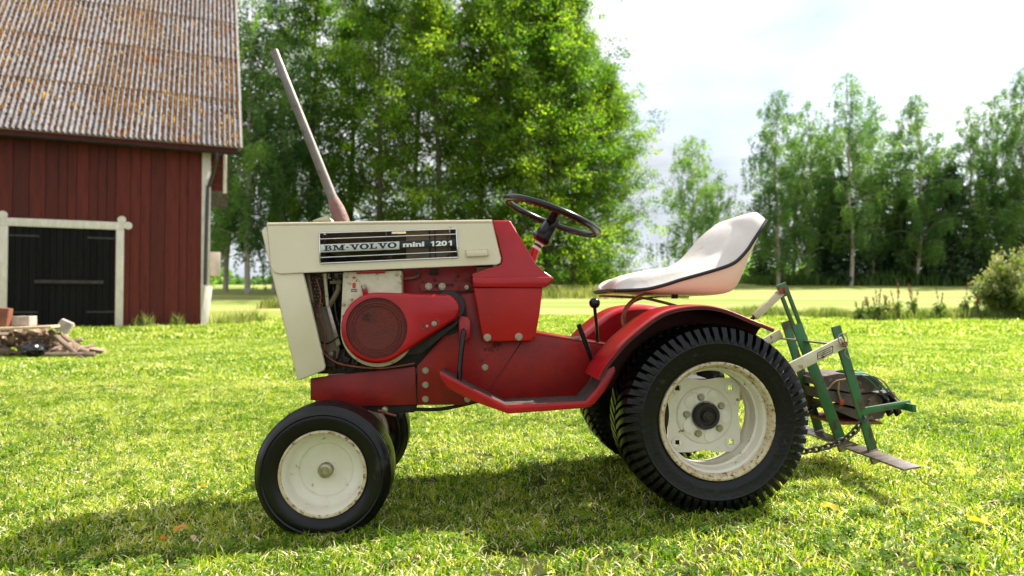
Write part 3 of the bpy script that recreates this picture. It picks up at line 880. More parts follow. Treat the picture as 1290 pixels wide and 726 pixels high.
# rounded shell: stacked sections with growing outline, open circular centre
secs = [(.998, .236), (1.0, .215), (.985, .206), (.955, .201)]
rings = []
def offs(p, amt):
    # move towards the teardrop spine
    q = Vector(p); A = Vector(gc); B = Vector(ec); ab = B - A
    t = max(0, min(1, (q - A).dot(ab) / ab.length_squared)); sp = A + ab * t
    v = q - sp
    return tuple(sp + v * (1 - amt / max(v.length, 1e-6)))
for amt, yy in ((0, .245), (0, .216), (.0015, .210), (.005, .205), (.010, .202), (.013, .2012)):
    rings.append([bm.verts.new((offs(p, amt)[0], yy, offs(p, amt)[1])) for p in pts])
for A, B in zip(rings[:-1], rings[1:]):
    n_ = len(A)
    for i in range(n_): bm.faces.new((A[i], A[(i + 1) % n_], B[(i + 1) % n_], B[i]))
outl = [(v.co.x, v.co.z) for v in rings[-1]]
tris = tessellate_polygon([[Vector((p[0], p[1], 0)) for p in outl], [Vector((p[0], p[1], 0)) for p in inner]])
iv = [bm.verts.new((p[0], .2012, p[1])) for p in inner]
allv = rings[-1] + iv
for t in tris:
    try: bm.faces.new([allv[i] for i in t])
    except ValueError: pass
iv2 = [bm.verts.new((p[0], .209, p[1])) for p in inner]
for i in range(len(iv)): bm.faces.new((iv[i], iv[(i + 1) % len(iv)], iv2[(i + 1) % len(iv)], iv2[i]))
finish('belt_guard', bm, M['red'], tractor, smooth=30)
bm = bmesh.new()
add_lathe(bm, [(gr * .85, .208), (gr * .80, .2055), (gr * .60, .2065), (gr * .3, .207), (gr * .12, .2065), (0, .2062)], 48, c=(gc[0], 0, gc[1]))
for rr_ in (.78, .70, .62): add_lathe(bm, [(gr * rr_, .2065), (gr * (rr_ - .006), .2042), (gr * (rr_ - .012), .2065)], 48, c=(gc[0], 0, gc[1]))
finish('guard_screen', bm, M['red_screen'], tractor, smooth=50)
bm = bmesh.new()
a = P(534, 412.5, .2); b = P(550, 406, .2)
dirv = (Vector(b) - Vector(a)).normalized(); nv = Vector((-dirv.y, dirv.x)); hw = .0115
ov = [tuple(Vector(b) + dirv * hw * math.cos(t) + nv * hw * math.sin(t)) for t in [-PI / 2 + PI * k / 10 for k in range(11)]] + \
     [tuple(Vector(a) - dirv * hw * math.cos(t) - nv * hw * math.sin(t)) for t in [-PI / 2 + PI * k / 10 for k in range(11)]]
ov2 = [tuple((Vector(p) - (Vector(a) + Vector(b)) / 2) * .78 + (Vector(a) + Vector(b)) / 2) for p in ov]
add_prism(bm, ov, .1985, .2012, [ov2])
finish('guard_recess', bm, M['red'], tractor, smooth=30)
bolt(tractor, P3(538, 411, .2005), .0055, .004, washer=False); bolt(tractor, P3(547, 408, .2005), .0068, .005)
bm = bmesh.new(); a = P3(461, 373, .236); b = P3(458, 359, .236)
add_tube(bm, [a, b], 1, flat=(.003, .009)); finish('guard_tab', bm, M['red'], tractor, bevel=.002)
bolt(tractor, P3(459, 361.5, .232), .0065, .006)
plate('dark_backing', [(498, 400), (560, 396), (588, 396), (560, 440), (530, 463), (498, 463)], .31, .316, M['black_matt'], .001)  # black sheet added to stand for the deep shade in the gap
# belt, pulley and dark pit behind the guard
plate('drive_belt', [(578, 398), (582, 404), (530, 446), (513, 448), (505, 444), (570, 408)], .248, .270, M['black_matt'], .003)
bm = bmesh.new(); pc = P(566, 386, .27)
add_lathe(bm, [(0, .27), (.020, .268), (.022, .262), (.052, .262), (.054, .275), (.054, .285), (0, .285)], 40, c=(pc[0], 0, pc[1]))
finish('pulley', bm, M['black'], tractor)
bm = bmesh.new(); pc = P(560, 395, .29); add_lathe(bm, [(0, .2835), (.076, .2835), (.076, .31), (0, .31)], 48, c=(pc[0], 0, pc[1]))
bm2 = bm
finish('clutch_drum', bm, M['black_matt'], tractor)
# firewall panel and slotted bracket
plate('firewall_panel', [(508, 338), (600, 334), (606, 400), (580, 402), (508, 398)], .318, .325, M['red_dusty'], .0015)
bm = bmesh.new()
sl = PL([(548, 359), (571, 358), (571, 362), (548, 363)], .302)
add_prism(bm, PL([(527, 357), (543, 355), (592, 355), (597, 361), (596, 367), (530, 367)], .302), .302, .306, [sl])
finish('slotted_bracket', bm, M['red_dusty'], tractor)
plate('latch_block', [(541, 339), (552, 338), (552, 345), (541, 346)], .30, .32, M['black_matt'], .002)
bolt(tractor, P3(540, 361, .300), .0095, .008); bolt(tractor, P3(557, 361, .300), .0095, .008); bolt(tractor, P3(588, 362, .301), .006, .004)
bm = bmesh.new(); add_tube(bm, catmull([P3(507, 352, .30), P3(515, 351, .295), P3(522, 350, .295), P3(527, 347, .30), P3(525, 343, .31)], 5), .0045, 8)
finish('fuel_line', bm, M['brown_tin'], tractor)
# radiator side: perforated screen, tin baffles, hoses
bm = bmesh.new()
a = P(386, 345, .30); b = P(412, 384, .30)
nxh, nyh = 6, 9
holes = []
for i in range(nxh):
    for j in range(nyh):
        cx = a[0] + (b[0] - a[0]) * (i + .5 + (.25 if j % 2 else -.05)) / nxh; cz = b[1] + (a[1] - b[1]) * (j + .5) / nyh
        holes.append([(cx + .0036 * math.cos(PI / 3 * q), cz + .0036 * math.sin(PI / 3 * q)) for q in range(6)])
add_prism(bm, [(a[0] - .02, a[1] + .01), (b[0], a[1] + .01), (b[0], b[1]), (a[0] - .005, b[1])], .30, .302, holes)
finish('perforated_screen', bm, M['engine_dark'], tractor, smooth=0)
plate('dark_backing', [(384, 350), (520, 342), (520, 452), (412, 462)], .50, .505, M['black_matt'], .001)  # black sheet closing the view behind the engine
plate('tin_baffle', [(393, 386), (412, 386), (428, 440), (424, 456), (408, 452)], .315, .32, M['brown_tin'], .001)
plate('tin_strip', [(411, 386), (415, 385), (429, 434), (424, 437)], .285, .30, M['steel'], .001)
plate('tin_strip', [(385, 345), (389, 345), (396, 386), (392, 386)], .27, .29, M['brown_tin'], .001)
tube('hose', catmull([P3(426, 352, .29), P3(426, 364, .285), P3(421, 375, .285), P3(415, 386, .30)], 5), .0085, M['brown_tin'], tractor)
tube('hose', catmull([P3(419, 345, .32), P3(421, 380, .31), P3(424, 402, .31), P3(427, 410, .30), P3(425, 424, .31)], 5), .006, M['black'], tractor)
bm = bmesh.new(); add_tube(bm, [P3(416, 356, .28), P3(430, 356, .28)], .006, 10); add_tube(bm, [P3(422, 350, .285), P3(422, 358, .285)], .008, 8)
finish('fuel_valve', bm, M['brown_tin'], tractor)
tube('air_pipe', [P3(409, 345, .29), P3(413, 388, .295)], .006, M['cream_engine'], tractor)
tube('cable', catmull([P3(400, 430, .29), P3(412, 433, .285), P3(420, 429, .28), P3(428, 423, .28)], 5), .0025, M['black'], tractor)
tube('cable', catmull([P3(405, 442, .28), P3(420, 455, .28), P3(440, 461, .27), P3(480, 464, .27), P3(522, 458, .28)], 5), .0032, M['rust_red'], tractor)
for k in range(8):
    q = P(405 + k * 14 + rnd.uniform(-3, 3), 450 + rnd.uniform(-4, 8), .3)
    bm = bmesh.new(); add_box(bm, (q[0], .30 + rnd.uniform(0, .05), q[1]), (rnd.uniform(.01, .035), .03, rnd.uniform(.01, .03)), Matrix.Rotation(rnd.uniform(0, 1), 3, 'Y'))
    finish('engine_fitting', bm, M['engine_dark'], tractor, bevel=.002)
for q in ((436, 348), (500, 346), (501, 372), (433, 384)):
    bolt(tractor, P3(q[0], q[1], .2445), .005, .004)
for k in range(7):
    plate('cooling_fin', [(396, 392 + k * 7), (424, 391 + k * 7), (424, 393.4 + k * 7), (396, 394.4 + k * 7)], .335, .37, M['engine_dark'], .0008)
tube('ignition_wire', catmull([P3(416, 348, .28), P3(424, 352, .262), P3(431, 347, .256), P3(433, 356, .25)], 5), .0028, M['black'], tractor)
tube('wire', catmull([P3(398, 350, .285), P3(404, 372, .28), P3(402, 396, .28), P3(410, 420, .285), P3(407, 444, .285)], 5), .0024, M['rust_red'], tractor)
bolt(tractor, P3(401, 398, .313), .006, .005); bolt(tractor, P3(417, 446, .313), .006, .005)
# cylinder and head behind the top gap
bm = bmesh.new(); a = P(416, 345, .36); b = P(520, 440, .36)
add_box(bm, ((a[0] + b[0]) / 2, .50, (a[1] + b[1]) / 2), (b[0] - a[0] - .04, .22, a[1] - b[1]))
finish('engine_head', bm, M['engine_dark'], tractor, bevel=.006)

# ---- hood
HY = .225
hood_px = [(336, 284), (620.5, 280.5), (631.5, 326), (630.5, 331.5), (626, 333.5), (353, 345.3), (345.5, 343.5), (341, 337)]
def side_panel(y0, y1, name='hood_side'):
    hole = PL([(402, 293.5), (574.5, 288.5), (576.5, 323.5), (403.5, 332)], HY)
    bm = bmesh.new(); add_prism(bm, PL(hood_px, HY), y0, y1, [hole])
    return finish(name, bm, M['cream'], tractor, smooth=30)
side_panel(HY, HY + .003); side_panel(mir(HY + .003), mir(HY))
# top with rolled edges
t0, t1 = P(336, 280, HY), P(620, 276.3, HY)
lowz0, lowz1 = P(336, 284.2, HY)[1], P(620.5, 280.7, HY)[1]
bm = bmesh.new()
prof = []
rr_ = t0[1] - lowz0
nA = 7
for k in range(nA + 1):
    t = PI / 2 * k / nA
    prof.append((HY + rr_ * (1 - math.cos(t)), math.sin(t)))
prof = prof + [(YC - .12, 1.25), (YC, 1.4), (YC + .12, 1.25)] + [(mir(y), s) for y, s in reversed(prof)]
cols = []
for (x_, zl, zt) in ((t0[0], lowz0, t0[1]), (P(345, 280, HY)[0], lowz0, t0[1] + .0005), ((t0[0] + t1[0]) / 2, (lowz0 + lowz1) / 2, (t0[1] + t1[1]) / 2), (t1[0], lowz1, t1[1])):
    cols.append([bm.verts.new((x_, yy, zl + (zt - zl) * s)) for yy, s in prof])
for A, B in zip(cols[:-1], cols[1:]):
    for i in range(len(A) - 1): bm.faces.new((A[i], A[i + 1], B[i + 1], B[i]))
bmesh.ops.solidify(bm, geom=bm.faces[:], thickness=.003)
finish('hood_top', bm, M['cream_top'], tractor, smooth=40)
# front bezel and the two side legs of the grille
plate('grille_side', [(329, 291), (333, 286), (345, 284), (382, 343), (410, 462), (408, 467), (378, 479), (374, 478)], HY + .006, HY + .02, M['cream'], .003)
plate('grille_side', [(329, 291), (333, 286), (345, 284), (382, 343), (410, 462), (408, 467), (378, 479), (374, 478)], mir(HY + .02), mir(HY + .006), M['cream'], .003)
bm = bmesh.new()
a, b = P(329.5, 291, HY + .01), P(375, 478, HY + .01)
add_prism(bm, [a, (a[0] + .012, a[1]), (b[0] + .012, b[1] + .002), b], HY + .02, mir(HY + .02))
finish('grille_front', bm, M['black_matt'], tractor, bevel=.002)
bm = bmesh.new()
a, b = P(333, 286, HY), P(352, 281, HY)
add_prism(bm, [a, b, (b[0], b[1] - .02), (a[0], a[1] - .014)], HY + .006, mir(HY + .006))
finish('grille_top', bm, M['cream'], tractor, bevel=.004)
plate('hood_handle', [(586, 315), (614, 313.5), (615.5, 322.5), (587.5, 324)], HY - .012, HY, M['cream'], .0012)
# chrome bars
def bar(p0, p1, h, y, m, name, d=.006):
    a, b = P3(p0[0], p0[1], y), P3(p1[0], p1[1], y)
    bm = bmesh.new(); add_tube(bm, [a, b], 1, flat=(d / 2, h / 2)); return finish(name, bm, m, tractor, bevel=min(d, h) * .25)
gy = HY - .003
bar((401.5, 294), (575, 288.7), .0046, gy, M['chrome'], 'chrome_bar')
bar((402, 301.5), (574.5, 295.2), .0034, gy, M['chrome'], 'chrome_bar')
bar((402.5, 324.8), (575.5, 317.2), .0034, gy, M['chrome'], 'chrome_bar')
bar((403, 332.2), (577, 324.4), .0046, gy, M['chrome'], 'chrome_bar')
a, b = P3(402.3, 293.5, gy), P3(403.5, 332, gy)
bm = bmesh.new(); add_tube(bm, [a, b], 1, flat=(.003, .0018)); finish('chrome_end', bm, M['chrome'], tractor, bevel=.0006)
a, b = P3(574.7, 288.6, gy), P3(576.7, 324.2, gy)
bm = bmesh.new(); add_tube(bm, [a, b], 1, flat=(.003, .0018)); finish('chrome_end', bm, M['chrome'], tractor, bevel=.0006)
badge = plate('badge_plate', [(403, 308.2), (503, 304.2), (503, 314.2), (403.3, 318.3)], gy - .002, gy + .003, M['silver_plate'], .0006)
badge2 = plate('badge_plate', [(503.3, 303.6), (574, 301), (574.5, 310.6), (503.3, 313.6)], gy - .0015, gy + .003, M['print_black'], .0006)
# behind the grille: black uprights, brown tank with seams
plate('hood_upright', [(403, 293), (407, 293), (408, 332), (404, 332)], .262, .272, M['black_matt'], .001)
plate('hood_upright', [(487, 290), (493, 290), (494, 329), (488, 329)], .262, .272, M['black_matt'], .001)
plate('hood_upright', [(567, 288), (574, 288), (575, 325), (568, 325)], .242, .252, M['black_matt'], .001)
plate('fuel_tank', [(511, 288), (566, 286), (567, 325), (512, 328)], .275, .60, M['brown_tin'], .004)
plate('tank_seam', [(540, 287), (542, 287), (543, 327), (541, 327)], .272, .276, M['black_matt'], .0005)
plate('tank_seam', [(547, 287), (548.5, 287), (549.5, 327), (548, 327)], .272, .276, M['black_matt'], .0005)
plate('air_cleaner', [(410, 292), (486, 290), (486, 316), (410, 318)], .33, .5, M['engine_dark'], .006)
plate('firewall', [(380, 290), (384, 290), (384, 345), (380, 345)], .25, .67, M['black_matt'], .001)
plate('hood_blackout', [(340, 280.5), (619, 278.5), (628, 328), (347, 340)], .66, .662, M['black_matt'], .001)  # black sheet added to keep sky light out of the far grille opening

# lettering: slab serif capitals built from strokes, unit height 1
def rectp(x0, z0, x1, z1): return [(x0, z0), (x1, z0), (x1, z1), (x0, z1)]
def arcring(cx, cz, rx, rz, wx, wz, a0, a1, n=22):
    o_ = [(cx + rx * math.cos(t), cz + rz * math.sin(t)) for t in [a0 + (a1 - a0) * k / n for k in range(n + 1)]]
    i_ = [(cx + (rx - wx) * math.cos(t), cz + (rz - wz) * math.sin(t)) for t in [a1 - (a1 - a0) * k / n for k in range(n + 1)]]
    return o_ + i_
s_ = .17
GL = {
 'B': (1.25, [rectp(0, 0, .62, s_), rectp(0, 1 - s_, .62, 1), rectp(.16, s_, .46, 1 - s_), arcring(.62, .74, .42, .26, .26, .12, -PI / 2, PI / 2), arcring(.62, .28, .5, .28, .28, .13, -PI / 2, PI / 2), rectp(.46, .47, .64, .58)]),
 'M': (1.85, [rectp(0, 0, .52, s_), rectp(1.08, 0, 1.75, s_), rectp(0, 1 - s_, .45, 1), rectp(1.3, 1 - s_, 1.75, 1), rectp(.18, s_, .38, 1 - s_), rectp(1.25, s_, 1.56, 1 - s_),
              [(.22, 1), (.55, 1), (1.0, .15), (.78, .05)], [(.86, .12), (1.25, 1), (1.5, 1), (1.0, .05), (.80, .05)]]),
 '-': (.62, [rectp(.1, .38, .46, .60)]),
 'V': (1.45, [rectp(-.02, 1 - s_, .66, 1), rectp(.86, 1 - s_, 1.40, 1), [(.12, .95), (.50, .95), (.86, .18), (.66, -.02)], [(.60, -.02), (.86, -.02), (1.26, .95), (1.04, .95)]]),
 'O': (1.42, [arcring(.66, .5, .68, .54, .36, .19, 0, PI), arcring(.66, .5, .68, .54, .36, .19, PI, 2 * PI)]),
 'L': (1.22, [rectp(0, 0, 1.1, s_), rectp(0, 1 - s_, .64, 1), rectp(.17, s_, .47, 1 - s_), [(1.1, 0), (1.1, .42), (1.0, .42), (.86, s_), (.86, 0)]]),
}
def lettering(text, pa, pb, h_px, y, m, name):
    """text along the line pa->pb (pixels, baseline)"""
    A, B = Vector(P(*pa, y)), Vector(P(*pb, y))
    H = abs(P(pa[0], pa[1], y)[1] - P(pa[0], pa[1] - h_px, y)[1])
    tot = sum(GL[ch][0] for ch in text) - .12
    ux = (B - A) / tot
    uz = Vector((0, H))
    for ch in text:
        bm = bmesh.new()
        for i, poly in enumerate(GL[ch][1]):
            pp = [tuple(A + ux * x_ + uz * z_) for x_, z_ in poly]
            add_prism(bm, pp, y - .0006 - i * .00008, y + .0005)
        finish('letter', bm, m, name, smooth=0)
        A = A + ux * GL[ch][0]
lettering('BM-VOLVO', (408.3, 316.4), (499.5, 312.3), 6.9, gy - .0022, M['print_black'], badge)
def text_on(body, pa, pb, h_px, y, m, parent):
    cu = bpy.data.curves.new('lettering', 'FONT'); cu.body = body; cu.size = 1; cu.offset = .045
    ob = bpy.data.objects.new('lettering', cu); COL.objects.link(ob)
    dg = bpy.context.evaluated_depsgraph_get()
    me = bpy.data.meshes.new_from_object(ob.evaluated_get(dg))
    bpy.data.objects.remove(ob)
    co = np.array([v.co[:] for v in me.vertices])
    mn, mx_ = co.min(0), co.max(0)
    A, B = Vector(P(*pa, y)), Vector(P(*pb, y))
    H = abs(P(pa[0], pa[1], y)[1] - P(pa[0], pa[1] - h_px, y)[1])
    for v in me.vertices:
        u_ = (v.co.x - mn[0]) / (mx_[0] - mn[0]); w_ = (v.co.y - mn[1]) / (mx_[1] - mn[1])
        q = A + (B - A) * u_ + Vector((0, H * w_))
        v.co = (q.x, y, q.y)
    me.materials.clear(); me.materials.append(m)
    o = bpy.data.objects.new('lettering', me); link(o, parent)
    return o
text_on('mini', (507.5, 311.6), (534.5, 310.6), 6.2, gy - .0020, M['print_white'], badge2)
text_on('20', (549, 310.3), (563.2, 309.7), 6.4, gy - .0020, M['print_white'], badge2)
for x_ in (542.2, 564.6):
    A = Vector(P(x_, 310.4 - (x_ - 542) * .035, gy - .002)); B = Vector(P(x_ + 6.5, 310.2 - (x_ - 542) * .035, gy - .002)); H = abs(P(542, 310, gy)[1] - P(542, 303.6, gy)[1])
    ux = B - A
    bm = bmesh.new()
    add_prism(bm, [tuple(A + ux * u_ + Vector((0, H)) * v_) for u_, v_ in ((.38, 0), (.72, 0), (.72, 1), (.42, 1), (.08, .80), (.08, .60), (.38, .70))], gy - .0022, gy - .0010)
    finish('lettering', bm, M['print_white'], badge2, smooth=0)

# small flap on the hood and the exhaust
bm = bmesh.new(); add_prism(bm, PL([(393, 278), (411, 272), (413.5, 273), (417, 279)], YC - .06), YC - .06, YC + .04)
finish('filler_flap', bm, M['cream_rust'], tractor, bevel=.002)
ye = .40
ep = [P3(345.5, 64, ye), P3(362, 106, ye), P3(384, 161, ye), P3(405, 214, ye), P3(420.5, 253, ye)]
bm = bmesh.new()
epc = catmull(ep, 5)
radii = [.0145 + .0035 * i / (len(epc) - 1) for i in range(len(epc))]
add_tube(bm, epc, radii, 20, cap=False)
bmesh.ops.solidify(bm, geom=bm.faces[:], thickness=-.003)
exh = finish('exhaust_pipe', bm, M['exhaust'], tractor)
bm = bmesh.new()
add_tube(bm, [P3(419.5, 250, ye), P3(421.5, 256, ye), P3(425, 264, ye), P3(430.5, 278, ye), P3(432, 282, ye)], [.018, .0225, .0265, .027, .027], 20)
finish('exhaust_clamp', bm, M['exhaust_base'], exh)

# ---- dash cowl
CY = .218
def cowl_upper(y0, y1, m, name):
    # upper wedge: section narrows a little towards the top
    px = [(620.5, 276.5), (643.5, 276.5), (676, 333), (688, 343), (696.5, 349), (695, 354), (597, 354), (594, 345.5), (631.5, 333.5), (632.5, 326)]
    pts = PL(px, CY)
    top, bot = max(p[1] for p in pts), min(p[1] for p in pts)
    bm = bmesh.new()
    a = []; b = []
    for p in pts:
        ins = .026 * max(0, (p[1] - bot) / (top - bot)) ** .8
        a.append(bm.verts.new((p[0], CY + ins, p[1]))); b.append(bm.verts.new((p[0], mir(CY + ins), p[1])))
    n_ = len(a)
    bm.faces.new(a); bm.faces.new(list(reversed(b)))
    for i in range(n_): bm.faces.new((a[i], b[i], b[(i + 1) % n_], a[(i + 1) % n_]))
    return finish(name, bm, m, tractor, bevel=.006, seg=3)
cowl_upper(CY, mir(CY), M['red'], 'dash_cowl')
bm = bmesh.new(); add_prism(bm, PL([(594.5, 350), (696.5, 349), (697, 353), (690, 360), (684, 363), (597, 362)], CY), CY - .006, mir(CY - .006))
finish('cowl_lip', bm, M['red'], tractor, bevel=.005, seg=3)
bm = bmesh.new(); add_prism(bm, PL([(596.5, 362), (684, 362), (680, 395), (674.5, 426), (669, 430), (613.5, 431), (608, 427), (603, 400)], CY), CY, mir(CY))
finish('cowl_side', bm, M['red_low'], tractor, bevel=.006, seg=3)
bolt(tractor, P3(614, 425.5, CY), .0095, .006); bolt(tractor, P3(653.5, 424.5, CY), .0095, .006)

# ---- steering
a, b = P3(635.5, 249, YC), P3(754.5, 296, YC)
cw = (a + b) / 2; ax = (b - a); Rw = ax.length / 2 - .008; ax.normalize()
nrm = Vector((-ax.z, 0, ax.x)).normalized()
if nrm.z < 0: nrm = -nrm
yv = Vector((0, 1, 0))
bm = bmesh.new()
ring = [cw + ax * Rw * math.cos(t) + yv * Rw * math.sin(t) for t in [2 * PI * k / 72 for k in range(72)]]
add_tube(bm, ring, .0125, 12, closed=True, up=nrm)
sw = finish('steering_wheel', bm, M['black'], tractor)
bm = bmesh.new()
for k in range(60):
    t = 2 * PI * (k + .5) / 60
    c = cw + (ax * math.cos(t) + yv * math.sin(t)) * (Rw - .004) - nrm * .0095
    bmesh.ops.create_icosphere(bm, subdivisions=1, radius=.0058, matrix=Matrix.Translation(c))
finish('finger_grip', bm, M['black'], sw)
hub_top = cw - nrm * .012
bm = bmesh.new()
for t0_ in (PI * .5, PI * 1.5):
    d_ = ax * math.cos(t0_) + yv * math.sin(t0_)
    tang = nrm.cross(d_)
    pth = [hub_top - nrm * .012 + d_ * .012, hub_top - nrm * .006 + d_ * .06, cw - nrm * .004 + d_ * (Rw - .03), cw + d_ * (Rw - .004)]
    add_tube(bm, catmull(pth, 4), 1, flat=(.004, .016), up=nrm)
finish('spoke', bm, M['black'], sw, bevel=.002)
h0 = P3(701, 272, YC); h1 = P3(680, 306, YC); h2 = P3(668, 336, YC)
bm = bmesh.new()
dcol = (h1 - h0)
add_tube(bm, [h0 + (h0 - h1) * .02, h0 + dcol * .12, h0 + dcol * .5, h0 + dcol * .85, h0 + dcol * 1.0], [.020, .024, .031, .038, .029], 8)
finish('steering_hub', bm, M['black'], sw, bevel=.003)
bm = bmesh.new()
add_tube(bm, [h1, h1 + dcol * .08], .0175, 18)
add_tube(bm, [h1 + dcol * .15, h1 + dcol * .25], .0175, 18)
finish('column_ring', bm, M['cream'], tractor)
tube('column_seal', [h1 + dcol * .07, h1 + dcol * .17], .0155, M['black'], tractor, 18)
tube('steering_column', [h1 + dcol * .22, h2 + (h2 - h1) * .3], .0160, M['red'], tractor, 18)

# ---- pedal bracket, levers
bm = bmesh.new(); add_prism(bm, PL([(577.5, 401), (580, 398), (590, 399.5), (593, 405), (593, 424), (586, 431), (577.5, 431)], .24), .24, .287)
finish('pedal_bracket', bm, M['red'], tractor, bevel=.004)
tube('pedal_lever', catmull([P3(583.5, 424, .225), P3(584, 417, .205), P3(582.5, 430, .19), P3(580, 455, .185), P3(577.5, 489, .18)], 5), .0085, M['black'], tractor, 12)
bm = bmesh.new(); add_lathe(bm, [(0, -.012), (.009, -.010), (.011, 0), (.009, .010), (0, .012)], 14, 'Z')
finish('pedal_tip', bm, M['black'], tractor, loc=P3(577.5, 489, .178))
tube('hand_lever', [P3(729, 409, .235), P3(738, 433, .24), P3(747.5, 458, .255)], [.0085, .0085, .0075], M['black'], tractor, 12)
bm = bmesh.new(); add_box(bm, (0, 0, 0), (.030, .016, .034)); finish('lever_clevis', bm, M['black_matt'], tractor, bevel=.004, loc=P3(749, 459, .268))
bolt(tractor, P3(752, 463, .255), .0075, .006)
bm = bmesh.new(); bmesh.ops.create_uvsphere(bm, u_segments=18, v_segments=12, radius=.0195)
sk = finish('gear_knob', bm, M['black'], tractor, loc=P3(749, 382, .34))
tube('gear_lever', [P3(749, 387, .34), P3(751.5, 410, .345), P3(753, 436, .35)], .0062, M['black'], tractor, 10)
bolt(tractor, P3(727, 428, .30), .009, .01)

# ---- footboards (near and far)
def footboard(y_out, y_in):
    flange_top = [(553.5, 466.5), (598, 491), (638, 510.5), (737, 505.5), (752, 489), (764, 465), (774.5, 461)]
    flange_bot = [(776, 469), (763, 492), (749, 509), (740, 514), (690, 518), (640, 521.5), (598, 506.5), (563, 488.5), (554, 475)]
    yo = .105
    pts = PL(flange_top + flange_bot, yo)
    bm = bmesh.new(); lo, hi = min(y_out, y_in), max(y_out, y_in)
    yA = y_out; yB = y_out + (.008 if y_in > y_out else -.008)
    add_prism(bm, pts, yA, yB)
    f_ = finish('footboard', bm, M['red'], tractor, bevel=.003)
    top = PL([(557, 470), (598, 493), (638, 512.3), (737, 507.5), (752.5, 490.5), (764.5, 467)], yo)
    bm = bmesh.new()
    poly = top + [(p[0] + .002, p[1] - .008) for p in reversed(top)]
    add_prism(bm, poly, yB + (.0005 if y_in > y_out else -.0005), y_in)
    finish('footboard_tread', bm, M['grip'], f_, bevel=.0015)
    return f_
footboard(.105, .286); footboard(mir(.105), mir(.286))

# ---- fenders
fpx = [(752, 478), (761, 461), (783, 434), (797, 421), (811, 409.5), (824, 400), (838, 392.5), (851, 388.5), (863, 386.3), (877, 385), (891, 385), (905, 387), (918, 390.5), (932, 396), (946, 402), (961, 408), (976, 414)]
def fender(yo, yi):
    prof = PL(fpx, 0.0)
    sm = catmull([Vector((p[0], 0, p[1])) for p in prof], 3)
    cx, cz = RX, RZ
    bm = bmesh.new()
    sgn = 1 if yi > yo else -1
    W = abs(yi - yo)
    cross = [(0.0, -.010), (0.0, -.002), (.003, .0), (.03, .002), (W * .5, .003), (W - .04, .001), (W - .012, -.006), (W, -.018), (W, -.05), (W, -.12)]
    rows = []
    n_ = len(sm)
    for i, p in enumerate(sm):
        d = (sm[min(i + 1, n_ - 1)] - sm[max(i - 1, 0)]).normalized()
        up = Vector((-d.z, 0, d.x))
        if up.z < 0 and i > 4: up = -up
        if up.dot(p - Vector((cx, 0, cz))) < 0: up = -up
        k = min(1, (n_ - 1 - i) / 16 + .25)
        nar = 1 - .52 * max(0, 1 - (n_ - 1 - i) / 14) ** 1.6
        rows.append([bm.verts.new((p.x + up.x * o_ * (k if o_ < -.02 else 1), yo + sgn * w_ * nar, p.z + up.z * o_ * (k if o_ < -.02 else 1))) for w_, o_ in cross])
    for A, B in zip(rows[:-1], rows[1:]):
        for j in range(len(A) - 1): bm.faces.new((A[j], A[j + 1], B[j + 1], B[j]))
    bmesh.ops.recalc_face_normals(bm, faces=bm.faces)
    n0 = len(bm.faces)
    for f in bm.faces:                              # make every face look outwards, away from the axle
        c_ = f.calc_center_median()
        if f.normal.dot(Vector((c_.x - cx, 0, c_.z - cz))) < 0 and abs(f.normal.y) < .8: f.normal_flip()
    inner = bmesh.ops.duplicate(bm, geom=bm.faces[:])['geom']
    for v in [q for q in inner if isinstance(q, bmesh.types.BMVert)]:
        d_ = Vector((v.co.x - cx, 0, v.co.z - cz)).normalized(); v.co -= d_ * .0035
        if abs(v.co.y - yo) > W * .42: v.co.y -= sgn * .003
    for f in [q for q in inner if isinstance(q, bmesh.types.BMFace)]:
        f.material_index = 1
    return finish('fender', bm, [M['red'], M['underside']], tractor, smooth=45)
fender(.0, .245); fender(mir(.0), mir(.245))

# ---- seat
tube('seat_strap', catmull([P3(792, 424, .30), P3(786.5, 412, .30), P3(785, 400, .30), P3(791, 385, .30), P3(807, 372.5, .30), P3(832, 369.5, .30), P3(874, 370.3, .30)], 6), 1, M['rust_red'], tractor, flat=(.019, .003))
tube('seat_strap', catmull([P3(792, 424, mir(.30)), P3(788, 412, mir(.30)), P3(786, 400, mir(.30)), P3(790, 388, mir(.30)), P3(803, 378, mir(.30)), P3(832, 374, mir(.30)), P3(866, 374, mir(.30))], 6), 1, M['rust_red'], tractor, flat=(.019, .003))
tube('seat_rail', catmull([P3(756, 373, .40), P3(790, 374.5, .40), P3(812, 376, .40), P3(835, 381, .40), P3(864, 389, .40)], 6), 1, M['rust_red'], tractor, flat=(.018, .004))
tube('seat_rail', catmull([P3(756, 373, .52), P3(790, 374.5, .52), P3(812, 376, .52), P3(835, 381, .52), P3(864, 389, .52)], 6), 1, M['rust_red'], tractor, flat=(.018, .004))
plate('seat_bracket', [(830, 367.5), (874, 368), (873, 371.5), (832, 371)], .28, mir(.28), M['rust_red'], .001)
bm = bmesh.new(); add_lathe(bm, [(0, -.012), (.012, -.012), (.012, .006), (0, .006)], 6, 'Z'); finish('seat_bolt', bm, M['black_matt'], tractor, loc=P3(850, 372, .30))

